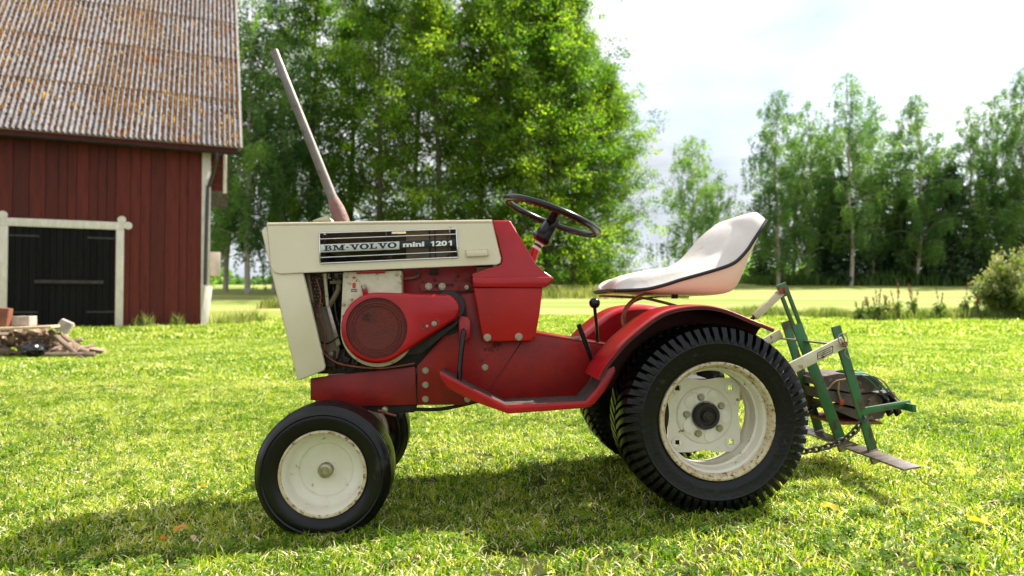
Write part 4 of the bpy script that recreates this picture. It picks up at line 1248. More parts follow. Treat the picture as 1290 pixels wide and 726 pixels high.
SY0 = .215                           # near rim of the seat
def seat():
    seat_root = empty('seat', (0, 0, 0), 0, tractor)
    # near rim (piping): every point lies on the seat's own half width there
    rim_px = [(768.5, 366), (775, 366.3), (790, 366), (814, 364.5), (836, 359.5), (858, 352.5), (885, 345), (913, 336.5), (926, 330.5), (935, 322.5), (943, 313), (949, 303.5), (958, 290), (965.5, 278)]
    hw_px = [.10, .185, .225, .243, .245, .245, .245, .245, .245, .245, .243, .238, .230, .212]
    rim = [Vector((P(px_, py_, YC - h_)[0], h_, P(px_, py_, YC - h_)[1])) for (px_, py_), h_ in zip(rim_px, hw_px)]
    flo = [(768.5, 366), (768, 358), (776, 350), (792, 345), (814, 341), (836, 338), (851, 333.5), (863, 325), (874, 313), (884, 301), (894, 291), (905, 283), (918, 276.5), (932, 272.5)]
    flo = [Vector((p[0], 0, p[1])) for p in PL(flo, YC)]
    rim = catmull(rim, 4); flo = catmull(flo, 4)
    hwid = [v.y for v in rim]
    rim = [Vector((v.x, 0, v.z)) for v in rim]
    n_ = len(rim)
    nv = 48
    def grid(fn, closed_ends=False):
        bm = bmesh.new()
        G = [[bm.verts.new(fn(i, -1 + 2 * j / nv)) for j in range(nv + 1)] for i in range(n_)]
        for i in range(n_ - 1):
            for j in range(nv): bm.faces.new((G[i][j], G[i][j + 1], G[i + 1][j + 1], G[i + 1][j]))
        return bm
    def cushion(i, v):
        s = i / (n_ - 1)
        a = abs(v)
        # rolled edge: rises above the piping just inside it, then falls to the floor
        k = a ** (2.4 + 4 * max(0, min(1, (s - .85) / .12)))
        p = flo[i].lerp(rim[i], k)
        nrm_ = Vector((0, 0, 1)).lerp(Vector((-1, 0, .25)), max(0, min(1, (s - .45) / .3))).normalized()
        roll = (.034 - .010 * s) * (1 - .6 * max(0, min(1, (s - .35) / .25))) * math.exp(-((a - .84) / .12) ** 2) * min(1, s * 5)
        roll *= min(1, (1 - a) / .10)
        pad = 0
        p = p + nrm_ * (roll + pad)
        q = Vector((p.x, YC + v * hwid[i] * (1 if a < .96 else 1), p.z))
        return q
    bm = grid(cushion)
    finish('cushion', bm, M['seat_white'], seat_root, smooth=60)
    # front and top ends of the cushion close down to the rim
    # outer shell: from the rim down and in to the pan
    pan = [(775, 367), (785, 367), (797, 367), (816, 368), (836, 369.5), (858, 370.5), (885, 371), (905, 370.5), (917, 368), (925, 362), (931, 351), (938, 334), (950, 306), (964, 279)]
    pan = catmull([Vector((p[0], 0, p[1])) for p in PL(pan, SY0 + .04)], 4)
    def shell(i, v):
        a = abs(v)
        if a > .80:
            t = (1 - a) / .20
            p = rim[i].lerp(pan[i], math.sin(t * PI / 2) if t < 1 else 1)
            yy = hwid[i] * (1 - .14 * t * t)
        else:
            p = pan[i].copy(); p.z -= .004 * (1 - (a / .8) ** 2); yy = hwid[i] * .86 * (a / .8)
        return Vector((p.x, YC + math.copysign(yy, v), p.z - .001))
    bm = grid(shell)
    finish('seat_shell', bm, M['seat_shell'], seat_root, smooth=60)
    loop = [Vector((rim[i].x, YC - hwid[i] - .001, rim[i].z)) for i in range(n_)]
    # across the top of the back
    top = []
    for j in range(1, 12):
        v = -1 + 2 * j / 12
        q = cushion(n_ - 1, v); top.append(q)
    far = [Vector((rim[i].x, YC + hwid[i] + .001, rim[i].z)) for i in reversed(range(n_))]
    frontl = [cushion(0, 1 - 2 * j / 12) for j in range(1, 12)]
    tube('piping', list(reversed(loop)) + [Vector((rim[0].x - .003, YC - hwid[0] * q, rim[0].z)) for q in (.5, 0, -.5)] + list(reversed(far)), .0062, M['print_black'], seat_root, 8)
    # closing lip under the front edge
    return seat_root
seat()

# ---- hitch arms of the tractor
def flatbar(name, a, b, ha, th, m, parent, bevel=.002):
    """bar between 3-D points; ha half height in xz, th half thickness in y"""
    bm = bmesh.new(); add_tube(bm, [a, b], 1, flat=(th, ha)); return finish(name, bm, m, parent, bevel=bevel)
arm1 = flatbar('lift_arm', P3(925, 500, .245), P3(1063, 431, .245), .0205, .005, M['cream_rust'], tractor)
flatbar('lift_arm', P3(905, 465, .675), P3(984, 420, .675), .019, .005, M['cream_rust'], tractor)
# faint printed mark on the arm
bm = bmesh.new()
A0, B0 = P3(1030, 449, .2395), P3(1049, 440, .2395)
for (u0, u1, dz) in ((0, 1, .011), (0, 1, -.011), (.12, .85, .004), (.2, .92, -.003)):
    add_tube(bm, [A0.lerp(B0, u0) + Vector((0, 0, dz)), A0.lerp(B0, u1) + Vector((0, 0, dz))], 1, flat=(.0005, .0011))
for u in (0, 1):
    add_tube(bm, [A0.lerp(B0, u) + Vector((0, 0, -.011)), A0.lerp(B0, u) + Vector((0, 0, .011))], 1, flat=(.0005, .001))
finish('arm_print', bm, M['print_black'], arm1, smooth=0)
tl_ = flatbar('top_link', P3(950, 400, .46), P3(984, 368, .46), .013, .014, M['cream_rust'], tractor, .004)
bm = bmesh.new(); add_tube(bm, [P3(986, 366, .43), P3(986, 366, .49)], .014, 14); finish('link_pin', bm, M['rust_red'], tractor)
tube('top_link_screw', [P3(944, 405, .46), P3(958, 393, .46)], .007, M['black_matt'], tractor)

# ------------------------------------------------------------------ green rear implement hung on the hitch
def root_at(name, px, py, yl):
    p = P3(px, py, yl)
    w = TO + Vector((p.x * ct - p.y * st, p.x * st + p.y * ct, 0))
    return w
impl = empty('implement_frame', TO, TH)
tag(impl, 'green steel implement frame with a grey ground blade hung behind the tractor', 'implement')
YA, YB, YCc = .275, .46, .655
flatbar('upright', P3(1052.5, 411, YA), P3(1103.5, 581, YA), .0165, .006, M['green'], impl)
# slotted middle mast: two strips with a slot
bm = bmesh.new()
A, B = P3(986, 364, YB), P3(1063.5, 566, YB)
add_tube(bm, [A.lerp(B, .22), B], 1, flat=(.006, .020))
dv = (B - A).normalized(); side = Vector((-dv.z, 0, dv.x))
for s in (-1, 1):
    o_ = side * .0135 * s
    add_tube(bm, [A + o_, A.lerp(B, .225) + o_], 1, flat=(.006, .0065))
add_tube(bm, [A - dv * .02, A + dv * .03], 1, flat=(.0058, .0195))
finish('mast', bm, M['green'], impl, bevel=.0012)
flatbar('upright', P3(989, 405, YCc), P3(1034.5, 551, YCc), .0175, .006, M['green'], impl)
# dark, worn ends welded to the blade
flatbar('worn_foot', P3(1099, 566, YA - .001), P3(1104.5, 583.5, YA - .001), .0175, .0072, M['steel'], impl)
flatbar('worn_foot', P3(1059, 555, YB - .001), P3(1064, 567.5, YB - .001), .0210, .0072, M['steel'], impl)
flatbar('worn_foot', P3(1031, 541, YCc - .001), P3(1035, 552, YCc - .001), .0185, .0072, M['steel'], impl)
# blade: flat strip along the tractor's width
e1 = P3(1148, 590, .035); 
bx, bz = e1.x, e1.z
bm = bmesh.new(); add_box(bm, (bx, .46, bz), (.060, .86, .007), Matrix.Rotation(R(-8), 3, 'Y'))
blade = finish('blade', bm, M['steel'], impl, bevel=.0015)
# cross bar at the arm height
q = P3(1038, 431, .30)
bm = bmesh.new(); q1 = P3(1020, 430, YB)
add_box(bm, (q1.x - .01, (YA + YCc) / 2, q1.z), (.03, YCc - YA, .006))
finish('cross_bar', bm, M['steel'], impl, bevel=.001)
# platform arms carrying the weights
flatbar('carrier_arm', P3(1086, 518, YA + .008), P3(1146, 508, YA + .10), .012, .005, M['green'], impl)
bm = bmesh.new(); q = P3(1140, 512, YA + .10); 
add_box(bm, (q.x, .47, q.z), (.014, .30, .028)); finish('carrier_end', bm, M['green'], impl, bevel=.002)
flatbar('carrier_arm', P3(1050, 500, .62), P3(1120, 492, .62), .012, .005, M['green'], impl)
bm = bmesh.new(); pa = P3(1050, 500, .48); pb = P3(1110, 520, .48)
add_box(bm, ((pa.x + pb.x) / 2, .60, P3(1085, 531, .48).z - .006), (pb.x - pa.x, .26, .01)); finish('carrier_floor', bm, M['rust_red'], impl, bevel=.002)
bolt(impl, P3(1094, 505, YA - .007), .006, .003, m=M['black_matt'], washer=False)
# lynch pin at the arm end
bm = bmesh.new(); add_tube(bm, [P3(1064, 434, .225), P3(1064, 434, .30)], .0105, 12); finish('hitch_pin', bm, M['rust_red'], impl)
c = P3(1062, 428, .228)
ring = [c + Vector((.017 * math.cos(t), .004 * math.sin(t), .021 * math.sin(t))) for t in [2 * PI * k / 20 for k in range(20)]]
tube('pin_ring', ring, .0022, M['steel'], impl, 6, closed=True)
tube('pin_ring', catmull([P3(1058, 427, .222), P3(1066, 436, .218), P3(1064, 446, .222), P3(1070, 452, .225)], 4), .002, M['steel'], impl, 6)

# ballast weights: three stacked old stones on the carrier
def stone(name, px, y0, y1, label, loc_rz=0):
    my_ = sum(p[1] for p in px) / len(px); px = [(p[0], my_ + (p[1] - my_) * .93) for p in px]
    bm = bmesh.new(); pts = PL(px, (y0))
    cx = sum(p[0] for p in pts) / len(pts); cz = min(p[1] for p in pts)
    add_prism(bm, [(p[0] - cx, p[1] - cz) for p in pts], y0 - (y0 + y1) / 2, y1 - (y0 + y1) / 2)
    bmesh.ops.subdivide_edges(bm, edges=bm.edges[:], cuts=2, use_grid_fill=True)
    for v in bm.verts: v.co += Vector((rnd.uniform(-1, 1), rnd.uniform(-1, 1), rnd.uniform(-1, 1))) * .0012
    yy = (y0 + y1) / 2
    o = finish(name, bm, M['weight'], None, smooth=18)
    o.location = TO + Vector((cx * ct - yy * st, cx * st + yy * ct, cz))
    o.rotation_euler = (0, 0, TH + loc_rz)
    tag(o, label, 'weight', 'ballast stones strapped behind the tractor')
    return o
stone('ballast_weight', [(1048, 507), (1086, 518), (1119, 512), (1112, 528), (1086, 532), (1052, 516)], .48, .70, 'lowest dark ballast stone lying on the green carrier frame')
stone('ballast_weight', [(1040, 491), (1081, 498.5), (1126, 493), (1129, 499), (1120, 511), (1087, 517), (1044, 505)], .475, .72, 'middle ballast stone of the strapped stack behind the tractor', R(2))
stone('ballast_weight', [(1038, 479), (1042, 473.5), (1058, 470), (1102, 473), (1112, 483), (1112, 492), (1081, 497.5), (1039, 488)], .48, .70, 'top ballast stone under the green straps, its upper edge chamfered', R(-2))
# straps, rope
strap = bmesh.new()
for dx in (0, 9):
    add_tube(strap, catmull([P3(1050 + dx, 471, .62), P3(1062 + dx, 468.5, .52), P3(1082 + dx, 471, .46), P3(1098 + dx, 482, .455), P3(1112 + dx, 497, .45)], 6), 1, flat=(.0075, .0016), up=Vector((0, 1, .2)))
so = finish('ratchet_strap', strap, M['strap'], None)
so.location = TO; so.rotation_euler = (0, 0, TH)
tag(so, 'green ratchet strap holding the dark ballast stones', 'strap')
for dx in (0, 10):
    bm = bmesh.new()
    add_tube(bm, catmull([P3(1108 + dx, 494, .445), P3(1115 + dx, 505, .43), P3(1117 + dx, 512, .40), P3(1122 + dx, 522, .355)], 5), 1, flat=(.013, .0045), up=Vector((0, 1, .1)))
    add_tube(bm, [P3(1108 + dx, 497, .425), P3(1108 + dx, 497, .46)], .008, 10)
    finish('ratchet_buckle', bm, M['black'], so, bevel=.0015)
rp = bmesh.new()
add_tube(rp, catmull([P3(1041, 493, .465), P3(1052, 481, .465), P3(1064, 478, .465), P3(1078, 476, .47)], 5), .0034, 7)
add_tube(rp, catmull([P3(1057, 480, .465), P3(1056, 492, .463), P3(1059, 504, .46)], 5), .0038, 7)
add_tube(rp, catmull([P3(1095, 473, .5), P3(1112, 480, .46), P3(1124, 495, .46), P3(1136, 508, .44)], 5), .003, 7)
ro = finish('rope', rp, M['rope'], None); ro.location = TO; ro.rotation_euler = (0, 0, TH)
tag(ro, 'frayed tan rope tied round the ballast stones', 'rope')
bm = bmesh.new(); add_box(bm, (0, 0, 0), (.018, .012, .022)); finish('rope_toggle', bm, M['orange_rag'], ro, bevel=.004, loc=P3(1060, 507, .455))

def chain(label, path, L=.030, r=.0042):
    root = empty('chain', TO, TH)
    tag(root, label, 'chain', 'chains of the rear hitch')
    pts = catmull(path, 24)
    d = 0; ds = [0]
    for a, b in zip(pts[:-1], pts[1:]): d += (b - a).length; ds.append(d)
    n_ = int(d / (L * .74))
    bm = bmesh.new()
    ring = []
    for k in range(20):
        t = 2 * PI * k / 20
        ring.append(Vector((math.copysign(max(0, abs(math.cos(t)) ** .8) * L / 2, math.cos(t)), 0, math.sin(t) * L * .33)))
    add_tube(bm, ring, r, 6, closed=True)
    proto = finish('link', bm, M['chain'], root)
    first = True
    for i in range(n_):
        s = (i + .5) * d / n_
        j = max(0, next((q for q in range(len(ds)) if ds[q] >= s), len(ds) - 1) - 1)
        p = pts[j].lerp(pts[min(j + 1, len(pts) - 1)], (s - ds[j]) / max(1e-6, ds[min(j + 1, len(ds) - 1)] - ds[j]))
        dr = (pts[min(j + 1, len(pts) - 1)] - pts[j]).normalized()
        o = proto if first else proto.copy()
        if not first: COL.objects.link(o); o.parent = root
        first = False
        q = dr.to_track_quat('X', 'Z').to_matrix() @ Matrix.Rotation(R(20 + 90 * (i % 2)), 3, 'X')
        o.location = p; o.rotation_euler = q.to_euler()
    return root
chain('rusty chain sagging from behind the rear wheel to the near green upright', [P3(975, 560, .30), P3(1000, 568, .28), P3(1025, 567, .265), P3(1055, 558, .262), P3(1075, 545, .262), P3(1088, 526, .266)])
chain('short dark chain behind the wheel beside the far green upright', [P3(1000, 545, .60), P3(1015, 522, .62), P3(1027, 512, .63), P3(1036, 506, .64)])

# ------------------------------------------------------------------ barn
AL = R(23.5)
ca, sa = math.cos(AL), math.sin(AL)
BO = Vector((-9.16, 21.0, 0.0))
barn = empty('barn', BO, AL)
tag(barn, 'red timber barn with a mossy corrugated roof and black double doors', 'barn')
def W(px, py, yl=0.0):
    """photo pixel -> (x, z) on the barn's plane y = yl"""
    u = (px - 645) / FPX; v = -(py - 363) / FPX
    d = Vector((u, math.cos(PHI) - v * math.sin(PHI), math.sin(PHI) + v * math.cos(PHI)))
    c = Vector((0, 0, CAMZ)) - BO
    cl = Vector((c.x * ca + c.y * sa, -c.x * sa + c.y * ca, c.z)); dl = Vector((d.x * ca + d.y * sa, -d.x * sa + d.y * ca, d.z))
    t = (yl - cl.y) / dl.y; p = cl + dl * t
    return (p.x, p.z)
EAVE = 5.30
XL = -13.0
doorL, doorR = W(10, 350)[0], W(146, 350)[0]
doorT = W(80, 287)[1]
# inner dark body
bm = bmesh.new(); add_box(bm, ((XL + 0) / 2 - .02, 5.0, EAVE / 2), (-XL - .1, 9.6, EAVE - .05))
finish('wall_core', bm, M['dark_inside'], barn)
# boards of the long wall
x_ = -0.18; i = 0
while x_ > XL:
    w = rnd.choice([.22, .26, .30, .34, .38]); x0 = x_ - w
    z0 = .08 + rnd.uniform(-.03, .03)
    mid = x0 + w / 2
    if doorL - .12 < mid < doorR + .12:
        if x0 < doorL - .12 or x_ > doorR + .12: pass
        z0 = doorT + .02
    bm = bmesh.new()
    zt = EAVE + .3
    add_box(bm, (0, 0, (zt + z0) / 2), (w - .012, .026, zt - z0))
    finish('wall_board', bm, M['barn_red'], barn, bevel=.003, seg=1, loc=(mid, -.016 - rnd.uniform(0, .006), 0))
    x_ = x0; i += 1
# boards of the gable side
y_ = .05
while y_ < 9.8:
    w = rnd.choice([.26, .30, .34])
    bm = bmesh.new(); zt = EAVE + .4 + min(y_, 10 - y_) * 1.1; add_box(bm, (0, 0, (zt + .1) / 2), (.026, w - .012, zt - .1))
    finish('wall_board', bm, M['barn_red'], barn, bevel=.003, seg=1, loc=(.02, y_ + w / 2, 0))
    y_ += w
# corner board (two faces)
bm = bmesh.new(); add_box(bm, (-.075, -.045, EAVE / 2 + .15), (.21, .03, EAVE - .1)); add_box(bm, (.045, .04, EAVE / 2 + .15), (.03, .2, EAVE - .1))
finish('corner_board', bm, M['barn_white'], barn, bevel=.004)
# door leaves, each board a part
door_w = (doorR - doorL) / 2
for k in range(2):
    e = empty('door', (doorL + door_w * (k + .5), .0, 0), 0, barn)
    nb = 8
    for j in range(nb):
        bm = bmesh.new(); bw = door_w / nb
        add_box(bm, (0, 0, doorT / 2 + .03), (bw - .010, .03, doorT - .10))
        finish('door_board', bm, M['barn_door'], e, bevel=.003, seg=1, loc=(-door_w / 2 + bw * (j + .5), -.010 - rnd.uniform(0, .006), 0))
    for zz in (.45, 2.55):
        bm = bmesh.new(); add_box(bm, (0, 0, 0), (door_w * .55, .012, .05))
        finish('hinge', bm, M['iron'], e, bevel=.003, loc=((-.22 if k == 0 else .22) * door_w, -.036, zz))
a, b = W(44, 355), W(131, 356)
bm = bmesh.new(); add_box(bm, ((a[0] + b[0]) / 2, -.06, (a[1] + b[1]) / 2), (b[0] - a[0], .05, .10))
finish('door_bar', bm, M['iron'], barn, bevel=.008)
for xx, s in ((doorL, -1), (doorR, 1)):
    bm = bmesh.new(); add_box(bm, (xx + s * .10, -.055, doorT / 2 + .05), (.20, .05, doorT + .05))
    finish('door_post', bm, M['barn_white'], barn, bevel=.006)
bm = bmesh.new(); cx_ = (doorL + doorR) / 2
add_box(bm, (cx_, -.062, doorT + .10), (doorR - doorL + .40, .05, .22))
finish('lintel', bm, M['barn_white'], barn, bevel=.006)
for xx in (doorL - .12, doorR + .14):
    bm = bmesh.new()
    for (ox, oz) in ((0, .16), (.16 if xx > cx_ else -.16, 0)):
        add_lathe(bm, [(0, -.094), (.11, -.094), (.11, -.04), (0, -.04)], 20, c=(xx + ox, 0, doorT + .12 + oz))
    finish('rounded_end', bm, M['barn_white'], barn)
# white plank leaning at the corner, meter box, white flake
bm = bmesh.new(); add_tube(bm, [Vector((-.08, -.42, 0)), Vector((.04, -.15, 1.2))], 1, flat=(.03, .10), up=Vector((0, 1, 0)))
finish('splash_plank', bm, M['barn_white'], barn, bevel=.005)
a = W(265, 333, .35)
bm = bmesh.new(); add_box(bm, (.20, .32, a[1]), (.32, .30, .72)); mb_ = finish('meter_box', bm, M['box_grey'], barn, bevel=.012)
# roof sheets
BETA = R(50)
cb, sb = math.cos(BETA), math.sin(BETA)
pit = .146; nw = 7; SW = pit * nw; SL = 2.35
def sheet_mesh():
    bm = bmesh.new(); seg = 8
    nx = nw * seg + 4
    cols = []
    for i in range(nx + 1):
        u = i / seg * pit
        h = .036 * (1 - 2 * abs(math.sin(PI * u / pit)) ** 1.5)
        cols.append([bm.verts.new((u, 0 - .06, h + .008)), bm.verts.new((u, SL, h)), bm.verts.new((u, -.06, h - .003)), bm.verts.new((u, SL, h - .011))])
    for A, B in zip(cols[:-1], cols[1:]):
        bm.faces.new((A[0], B[0], B[1], A[1])); bm.faces.new((A[2], A[3], B[3], B[2])); bm.faces.new((A[0], A[2], B[2], B[0])); bm.faces.new((A[1], B[1], B[3], A[3]))
    bm.faces.new((cols[0][0], cols[0][1], cols[0][3], cols[0][2])); bm.faces.new((cols[-1][0], cols[-1][2], cols[-1][3], cols[-1][1]))
    return bm
eave_y = -.50
eave_z = W(303, 184, eave_y)[1]
rx_edge = W(302.5, 186, eave_y)[0]
Rm = Matrix.Rotation(BETA, 4, 'X')
proto = finish('roof_sheet', sheet_mesh(), M['roof'], barn, smooth=60)
ncol, nrow = 14, 5
k = 0
for r_ in range(nrow):
    for c_ in range(ncol):
        o = proto if k == 0 else proto.copy()
        if k: COL.objects.link(o); o.parent = barn
        k += 1
        s = r_ * SL
        o.location = (rx_edge - (c_ + 1) * SW + rnd.uniform(-.006, .006), eave_y + s * cb - .010 * sb * r_ * 0, eave_z + s * sb + .008 * 0 + rnd.uniform(-.003, .005))
        o.rotation_euler = (BETA - R(.35) + rnd.uniform(-.001, .001), rnd.uniform(-.001, .001), rnd.uniform(-.002, .002))
# far slope as one plain sheet (turned away)
ridge_y = eave_y + nrow * SL * cb; ridge_z = eave_z + nrow * SL * sb
bm = bmesh.new()
vs = [bm.verts.new(p) for p in ((rx_edge, ridge_y, ridge_z), (rx_edge - ncol * SW, ridge_y, ridge_z), (rx_edge - ncol * SW, 2 * ridge_y - eave_y, eave_z), (rx_edge, 2 * ridge_y - eave_y, eave_z))]
bm.faces.new(vs); bmesh.ops.solidify(bm, geom=bm.faces[:], thickness=.03)
finish('rear_roof', bm, M['roof'], barn)
# underside boarding, fascia, verge board, gutter, downpipe
bm = bmesh.new()
off = .07
pts = [(eave_y + .05, eave_z - off), (ridge_y, ridge_z - off - .06), (ridge_y, ridge_z - off - .10), (eave_y + .05, eave_z - off - .03)]
va = [bm.verts.new((rx_edge - .06, p[0], p[1])) for p in pts]; vb = [bm.verts.new((rx_edge - ncol * SW, p[0], p[1])) for p in pts]
bm.faces.new(va); bm.faces.new(list(reversed(vb)))
for i in range(4): bm.faces.new((va[i], vb[i], vb[(i + 1) % 4], va[(i + 1) % 4]))
finish('roof_boarding', bm, M['barn_red'], barn)
bm = bmesh.new(); add_box(bm, (rx_edge - ncol * SW / 2 - .06, eave_y + .08, eave_z - .16), (ncol * SW - .1, .03, .17)); finish('fascia', bm, M['barn_red'], barn)
bm = bmesh.new()
add_box(bm, (rx_edge - ncol * SW / 2, eave_y + .05, eave_z - .055), (ncol * SW - .04, .03, .03)); finish('eave_batten', bm, M['wood_end'], barn)
gx0, gx1 = rx_edge - ncol * SW, rx_edge + .03
bm = bmesh.new()
gp = Vector((gx1, eave_y - .03, eave_z - .235)); gq = Vector((gx0, eave_y - .03, eave_z - .20))
cs = [(.065 * math.cos(t), .065 * math.sin(t)) for t in [PI + PI * k / 10 for k in range(11)]]
A = [bm.verts.new((gp.x, gp.y + c_[0], gp.z + c_[1])) for c_ in cs]; B = [bm.verts.new((gq.x, gq.y + c_[0], gq.z + c_[1])) for c_ in cs]
for i in range(10): bm.faces.new((A[i], A[i + 1], B[i + 1], B[i]))
bmesh.ops.solidify(bm, geom=bm.faces[:], thickness=.004)
finish('gutter', bm, M['gutter'], barn)
bm = bmesh.new()
add_tube(bm, catmull([(.22, eave_y - .03, eave_z - .24), (.22, eave_y - .03, eave_z - .42), (.12, -.28, eave_z - .85), (.02, -.13, eave_z - 1.2), (-.02, -.13, eave_z - 1.5), (-.06, -.14, 1.25)], 5), .052, 12)
finish('downpipe', bm, M['gutter'], barn)
# boarded verge box under the gable overhang
xa, za = W(264, 193, .6); xb, zb = W(281, 193, .6); _, zc = W(281, 241, .6)
for j in range(6):
    hh = (za - zc) / 6
    bm = bmesh.new(); add_box(bm, ((xa + xb) / 2, .6 - .01 * (j % 2), zc + hh * (j + .5)), (xb - xa, .03, hh - .008))
    finish('verge_board', bm, M['barn_red'], barn, bevel=.003)
bm = bmesh.new(); add_box(bm, (xb + .06, .57, (za + zc) / 2 - .02), (.10, .08, za - zc + .1)); finish('verge_trim', bm, M['barn_white'], barn, bevel=.004)
bm = bmesh.new()
a = Vector((rx_edge + .01, eave_y, eave_z - .07)); b = Vector((rx_edge + .01, ridge_y, ridge_z - .10))
add_tube(bm, [a, b], 1, flat=(.07, .012), up=Vector((0, -sb, cb)))
finish('verge_trim', bm, M['wood_end'], barn)
# moss cushions in the valleys
def moss():
    n = 20000
    cols_ = rng.integers(0, ncol * nw, n)
    ccl = rng.integers(0, 110, n)
    centers = np.stack([rng.uniform(0, ncol * SW, 110), rng.uniform(0, nrow * SL * .9, 110)], -1)
    u = (cols_ + .5) * pit
    v = rng.uniform(0, nrow * SL, n)
    use = rng.random(n) < .6
    uu = centers[ccl, 0] + rng.normal(0, .22, n); vv = centers[ccl, 1] + rng.normal(0, .8, n)
    u = np.where(use, (np.floor(uu / pit) + .5) * pit, u); v = np.where(use, vv, v)
    # more moss just below the sheet joints
    jn = rng.random(n) < .22
    v = np.where(jn, np.round(v / SL) * SL - np.abs(rng.normal(.03, .05, n)), v)
    ok = (v > .02) & (v < nrow * SL) & (u > 0) & (u < ncol * SW)
    u, v = u[ok], v[ok]
    V = []; F = []; Tn = []
    ico = [(0, 0, 1), (.9, 0, .35), (.28, .85, .35), (-.73, .53, .35), (-.73, -.53, .35), (.28, -.85, .35)]
    for a, b in zip(u, v):
        s = rnd.uniform(.028, .066); ln = rnd.choice([1, 1, 1.3, 1.8, 3.0]); tint = rnd.gauss(.35, .25)
        x0 = rx_edge - a + rnd.gauss(0, .010); k0 = len(V)
        for (p, q, r0) in ico:
            lx = p * s; ly = b + q * s * ln; lz = -.030 + r0 * s * .9
            V.append((x0 + lx, eave_y + ly * cb - lz * sb, eave_z + ly * sb + lz * cb)); Tn.append(tint)
        for j in range(5): F.append((k0, k0 + 1 + j, k0 + 1 + (j + 1) % 5))
    me = bpy.data.meshes.new('moss'); me.from_pydata(V, [], F)
    at = me.attributes.new('tint', 'FLOAT', 'POINT'); at.data.foreach_set('value', Tn)
    me.materials.append(M['moss'])
    o = bpy.data.objects.new('moss', me); link(o, barn); o['kind'] = 'stuff'
moss()

# ------------------------------------------------------------------ wood pile in front of the barn
def gpt(px, py, z=0.0):
    """photo pixel -> world ground point at height z"""
    u = (px - 645) / FPX; v = -(py - 363) / FPX
    d = Vector((u, math.cos(PHI) - v * math.sin(PHI), math.sin(PHI) + v * math.cos(PHI)))
    t = (z - CAMZ) / d.z
    return Vector((d.x * t, d.y * t, z))
def at_depth(px, py, Y):
    u = (px - 645) / FPX; v = -(py - 363) / FPX
    d = Vector((u, math.cos(PHI) - v * math.sin(PHI), math.sin(PHI) + v * math.cos(PHI)))
    t = Y / d.y
    return Vector((d.x * t, Y, CAMZ + d.z * t))
def log_mesh(L, r, seed):
    rr = random.Random(seed); bm = bmesh.new(); n = rr.choice([5, 6, 7])
    ph = [rr.uniform(.75, 1.15) for _ in range(n)]
    rings = []
    for i in range(4):
        x = (i / 3 - .5) * L; k = 1 + rr.uniform(-.12, .12)
        rings.append([bm.verts.new((x + rr.uniform(-.01, .01), r * ph[j] * k * math.cos(2 * PI * j / n), r * ph[j] * k * .85 * math.sin(2 * PI * j / n) + (i % 2) * rr.uniform(-.006, .006))) for j in range(n)])
    for A, B in zip(rings[:-1], rings[1:]):
        for j in range(n): bm.faces.new((A[j], A[(j + 1) % n], B[(j + 1) % n], B[j]))
    bm.faces.new(list(reversed(rings[0]))); bm.faces.new(rings[-1])
    return bm
protos = [finish('firewood', log_mesh(rnd.uniform(.32, .62), rnd.uniform(.032, .060), s), M['wood'], None, bevel=.004, seg=1) for s in range(9)]
used = set()
def place_log(px, py, Y, rz, tilt, sc, label):
    k = rnd.randrange(9)
    o = protos[k]
    if k in used: o = protos[k].copy(); COL.objects.link(o)
    used.add(k)
    p = at_depth(px, py, Y)
    o.location = p; o.rotation_euler = (rnd.uniform(0, 6), tilt, rz); o.scale = (sc,) * 3
    tag(o, label, 'firewood', 'split firewood heaped in front of the barn')
    return o
LB = 'split firewood piece in the heap under the pale board'
for i in range(120):
    px = rnd.uniform(-60, 96)
    top = 416 if px < 62 else 418 + (px - 62) * .6
    py = rnd.uniform(top, 447)
    Y = 9.2 + (447 - py) / 28 * .55 + rnd.uniform(-.1, .2)
    p = at_depth(px, py, Y)
    if p.z < .03:
        g_ = gpt(px, py); Y = g_.y
    hz_ = 'beneath the left end of the pale board' if px < 25 else 'around the black bag in the middle of the heap' if px < 62 else 'on the right shoulder below the concrete block'
    vz_ = 'upper' if py < 436 else 'low'
    place_log(px, py, Y, rnd.uniform(-1.2, 1.2), rnd.uniform(-.45, .45), rnd.uniform(.5, .95), '%s split firewood piece %s' % (vz_, hz_))
for i in range(60):
    px = rnd.uniform(-60, 70); py = rnd.uniform(417, 437)
    place_log(px, py, 9.75 + rnd.uniform(-.12, .12), rnd.uniform(-.5, .5), rnd.uniform(-.3, .3), rnd.uniform(.7, 1.1), 'split firewood piece at the back of the heap, half hidden by those in front')
place_log(94, 437, 9.45, -.25, .55, 1.3, 'long pale firewood log sloping down at the right end of the heap')
place_log(84, 436, 9.2, -.4, .5, 1.25, 'thick orange-brown log leaning on the heap below the concrete block')
place_log(80, 447, 9.1, .1, .0, 1.3, 'thin pale stick lying flat on the grass before the heap')
place_log(112, 440, 9.6, .05, .12, 1.1, 'rightmost firewood piece lying flat at the tip of the heap')
for k in range(9):
    while k not in used: place_log(rnd.uniform(0, 20), rnd.uniform(428, 434), 9.6, rnd.uniform(-.5, .5), .1, .9, 'upper split firewood piece beneath the left end of the pale board')
def tbox(name, px0, py0, px1, py1, Y, depth, m, label, cat, rz=0, tilt=0, bev=.006):
    a = at_depth(px0, py0, Y); b = at_depth(px1, py1, Y)
    bm = bmesh.new(); add_box(bm, (0, 0, 0), (abs(b.x - a.x), depth, abs(a.z - b.z)))
    bmesh.ops.subdivide_edges(bm, edges=bm.edges[:], cuts=2, use_grid_fill=True)
    for v in bm.verts: v.co += Vector((rnd.uniform(-1, 1), rnd.uniform(-1, 1), rnd.uniform(-1, 1))) * .003
    o = finish(name, bm, m, None, bevel=bev, seg=1)
    o.location = ((a.x + b.x) / 2, Y + depth / 2, (a.z + b.z) / 2); o.rotation_euler = (0, tilt, rz)
    tag(o, label, cat); return o
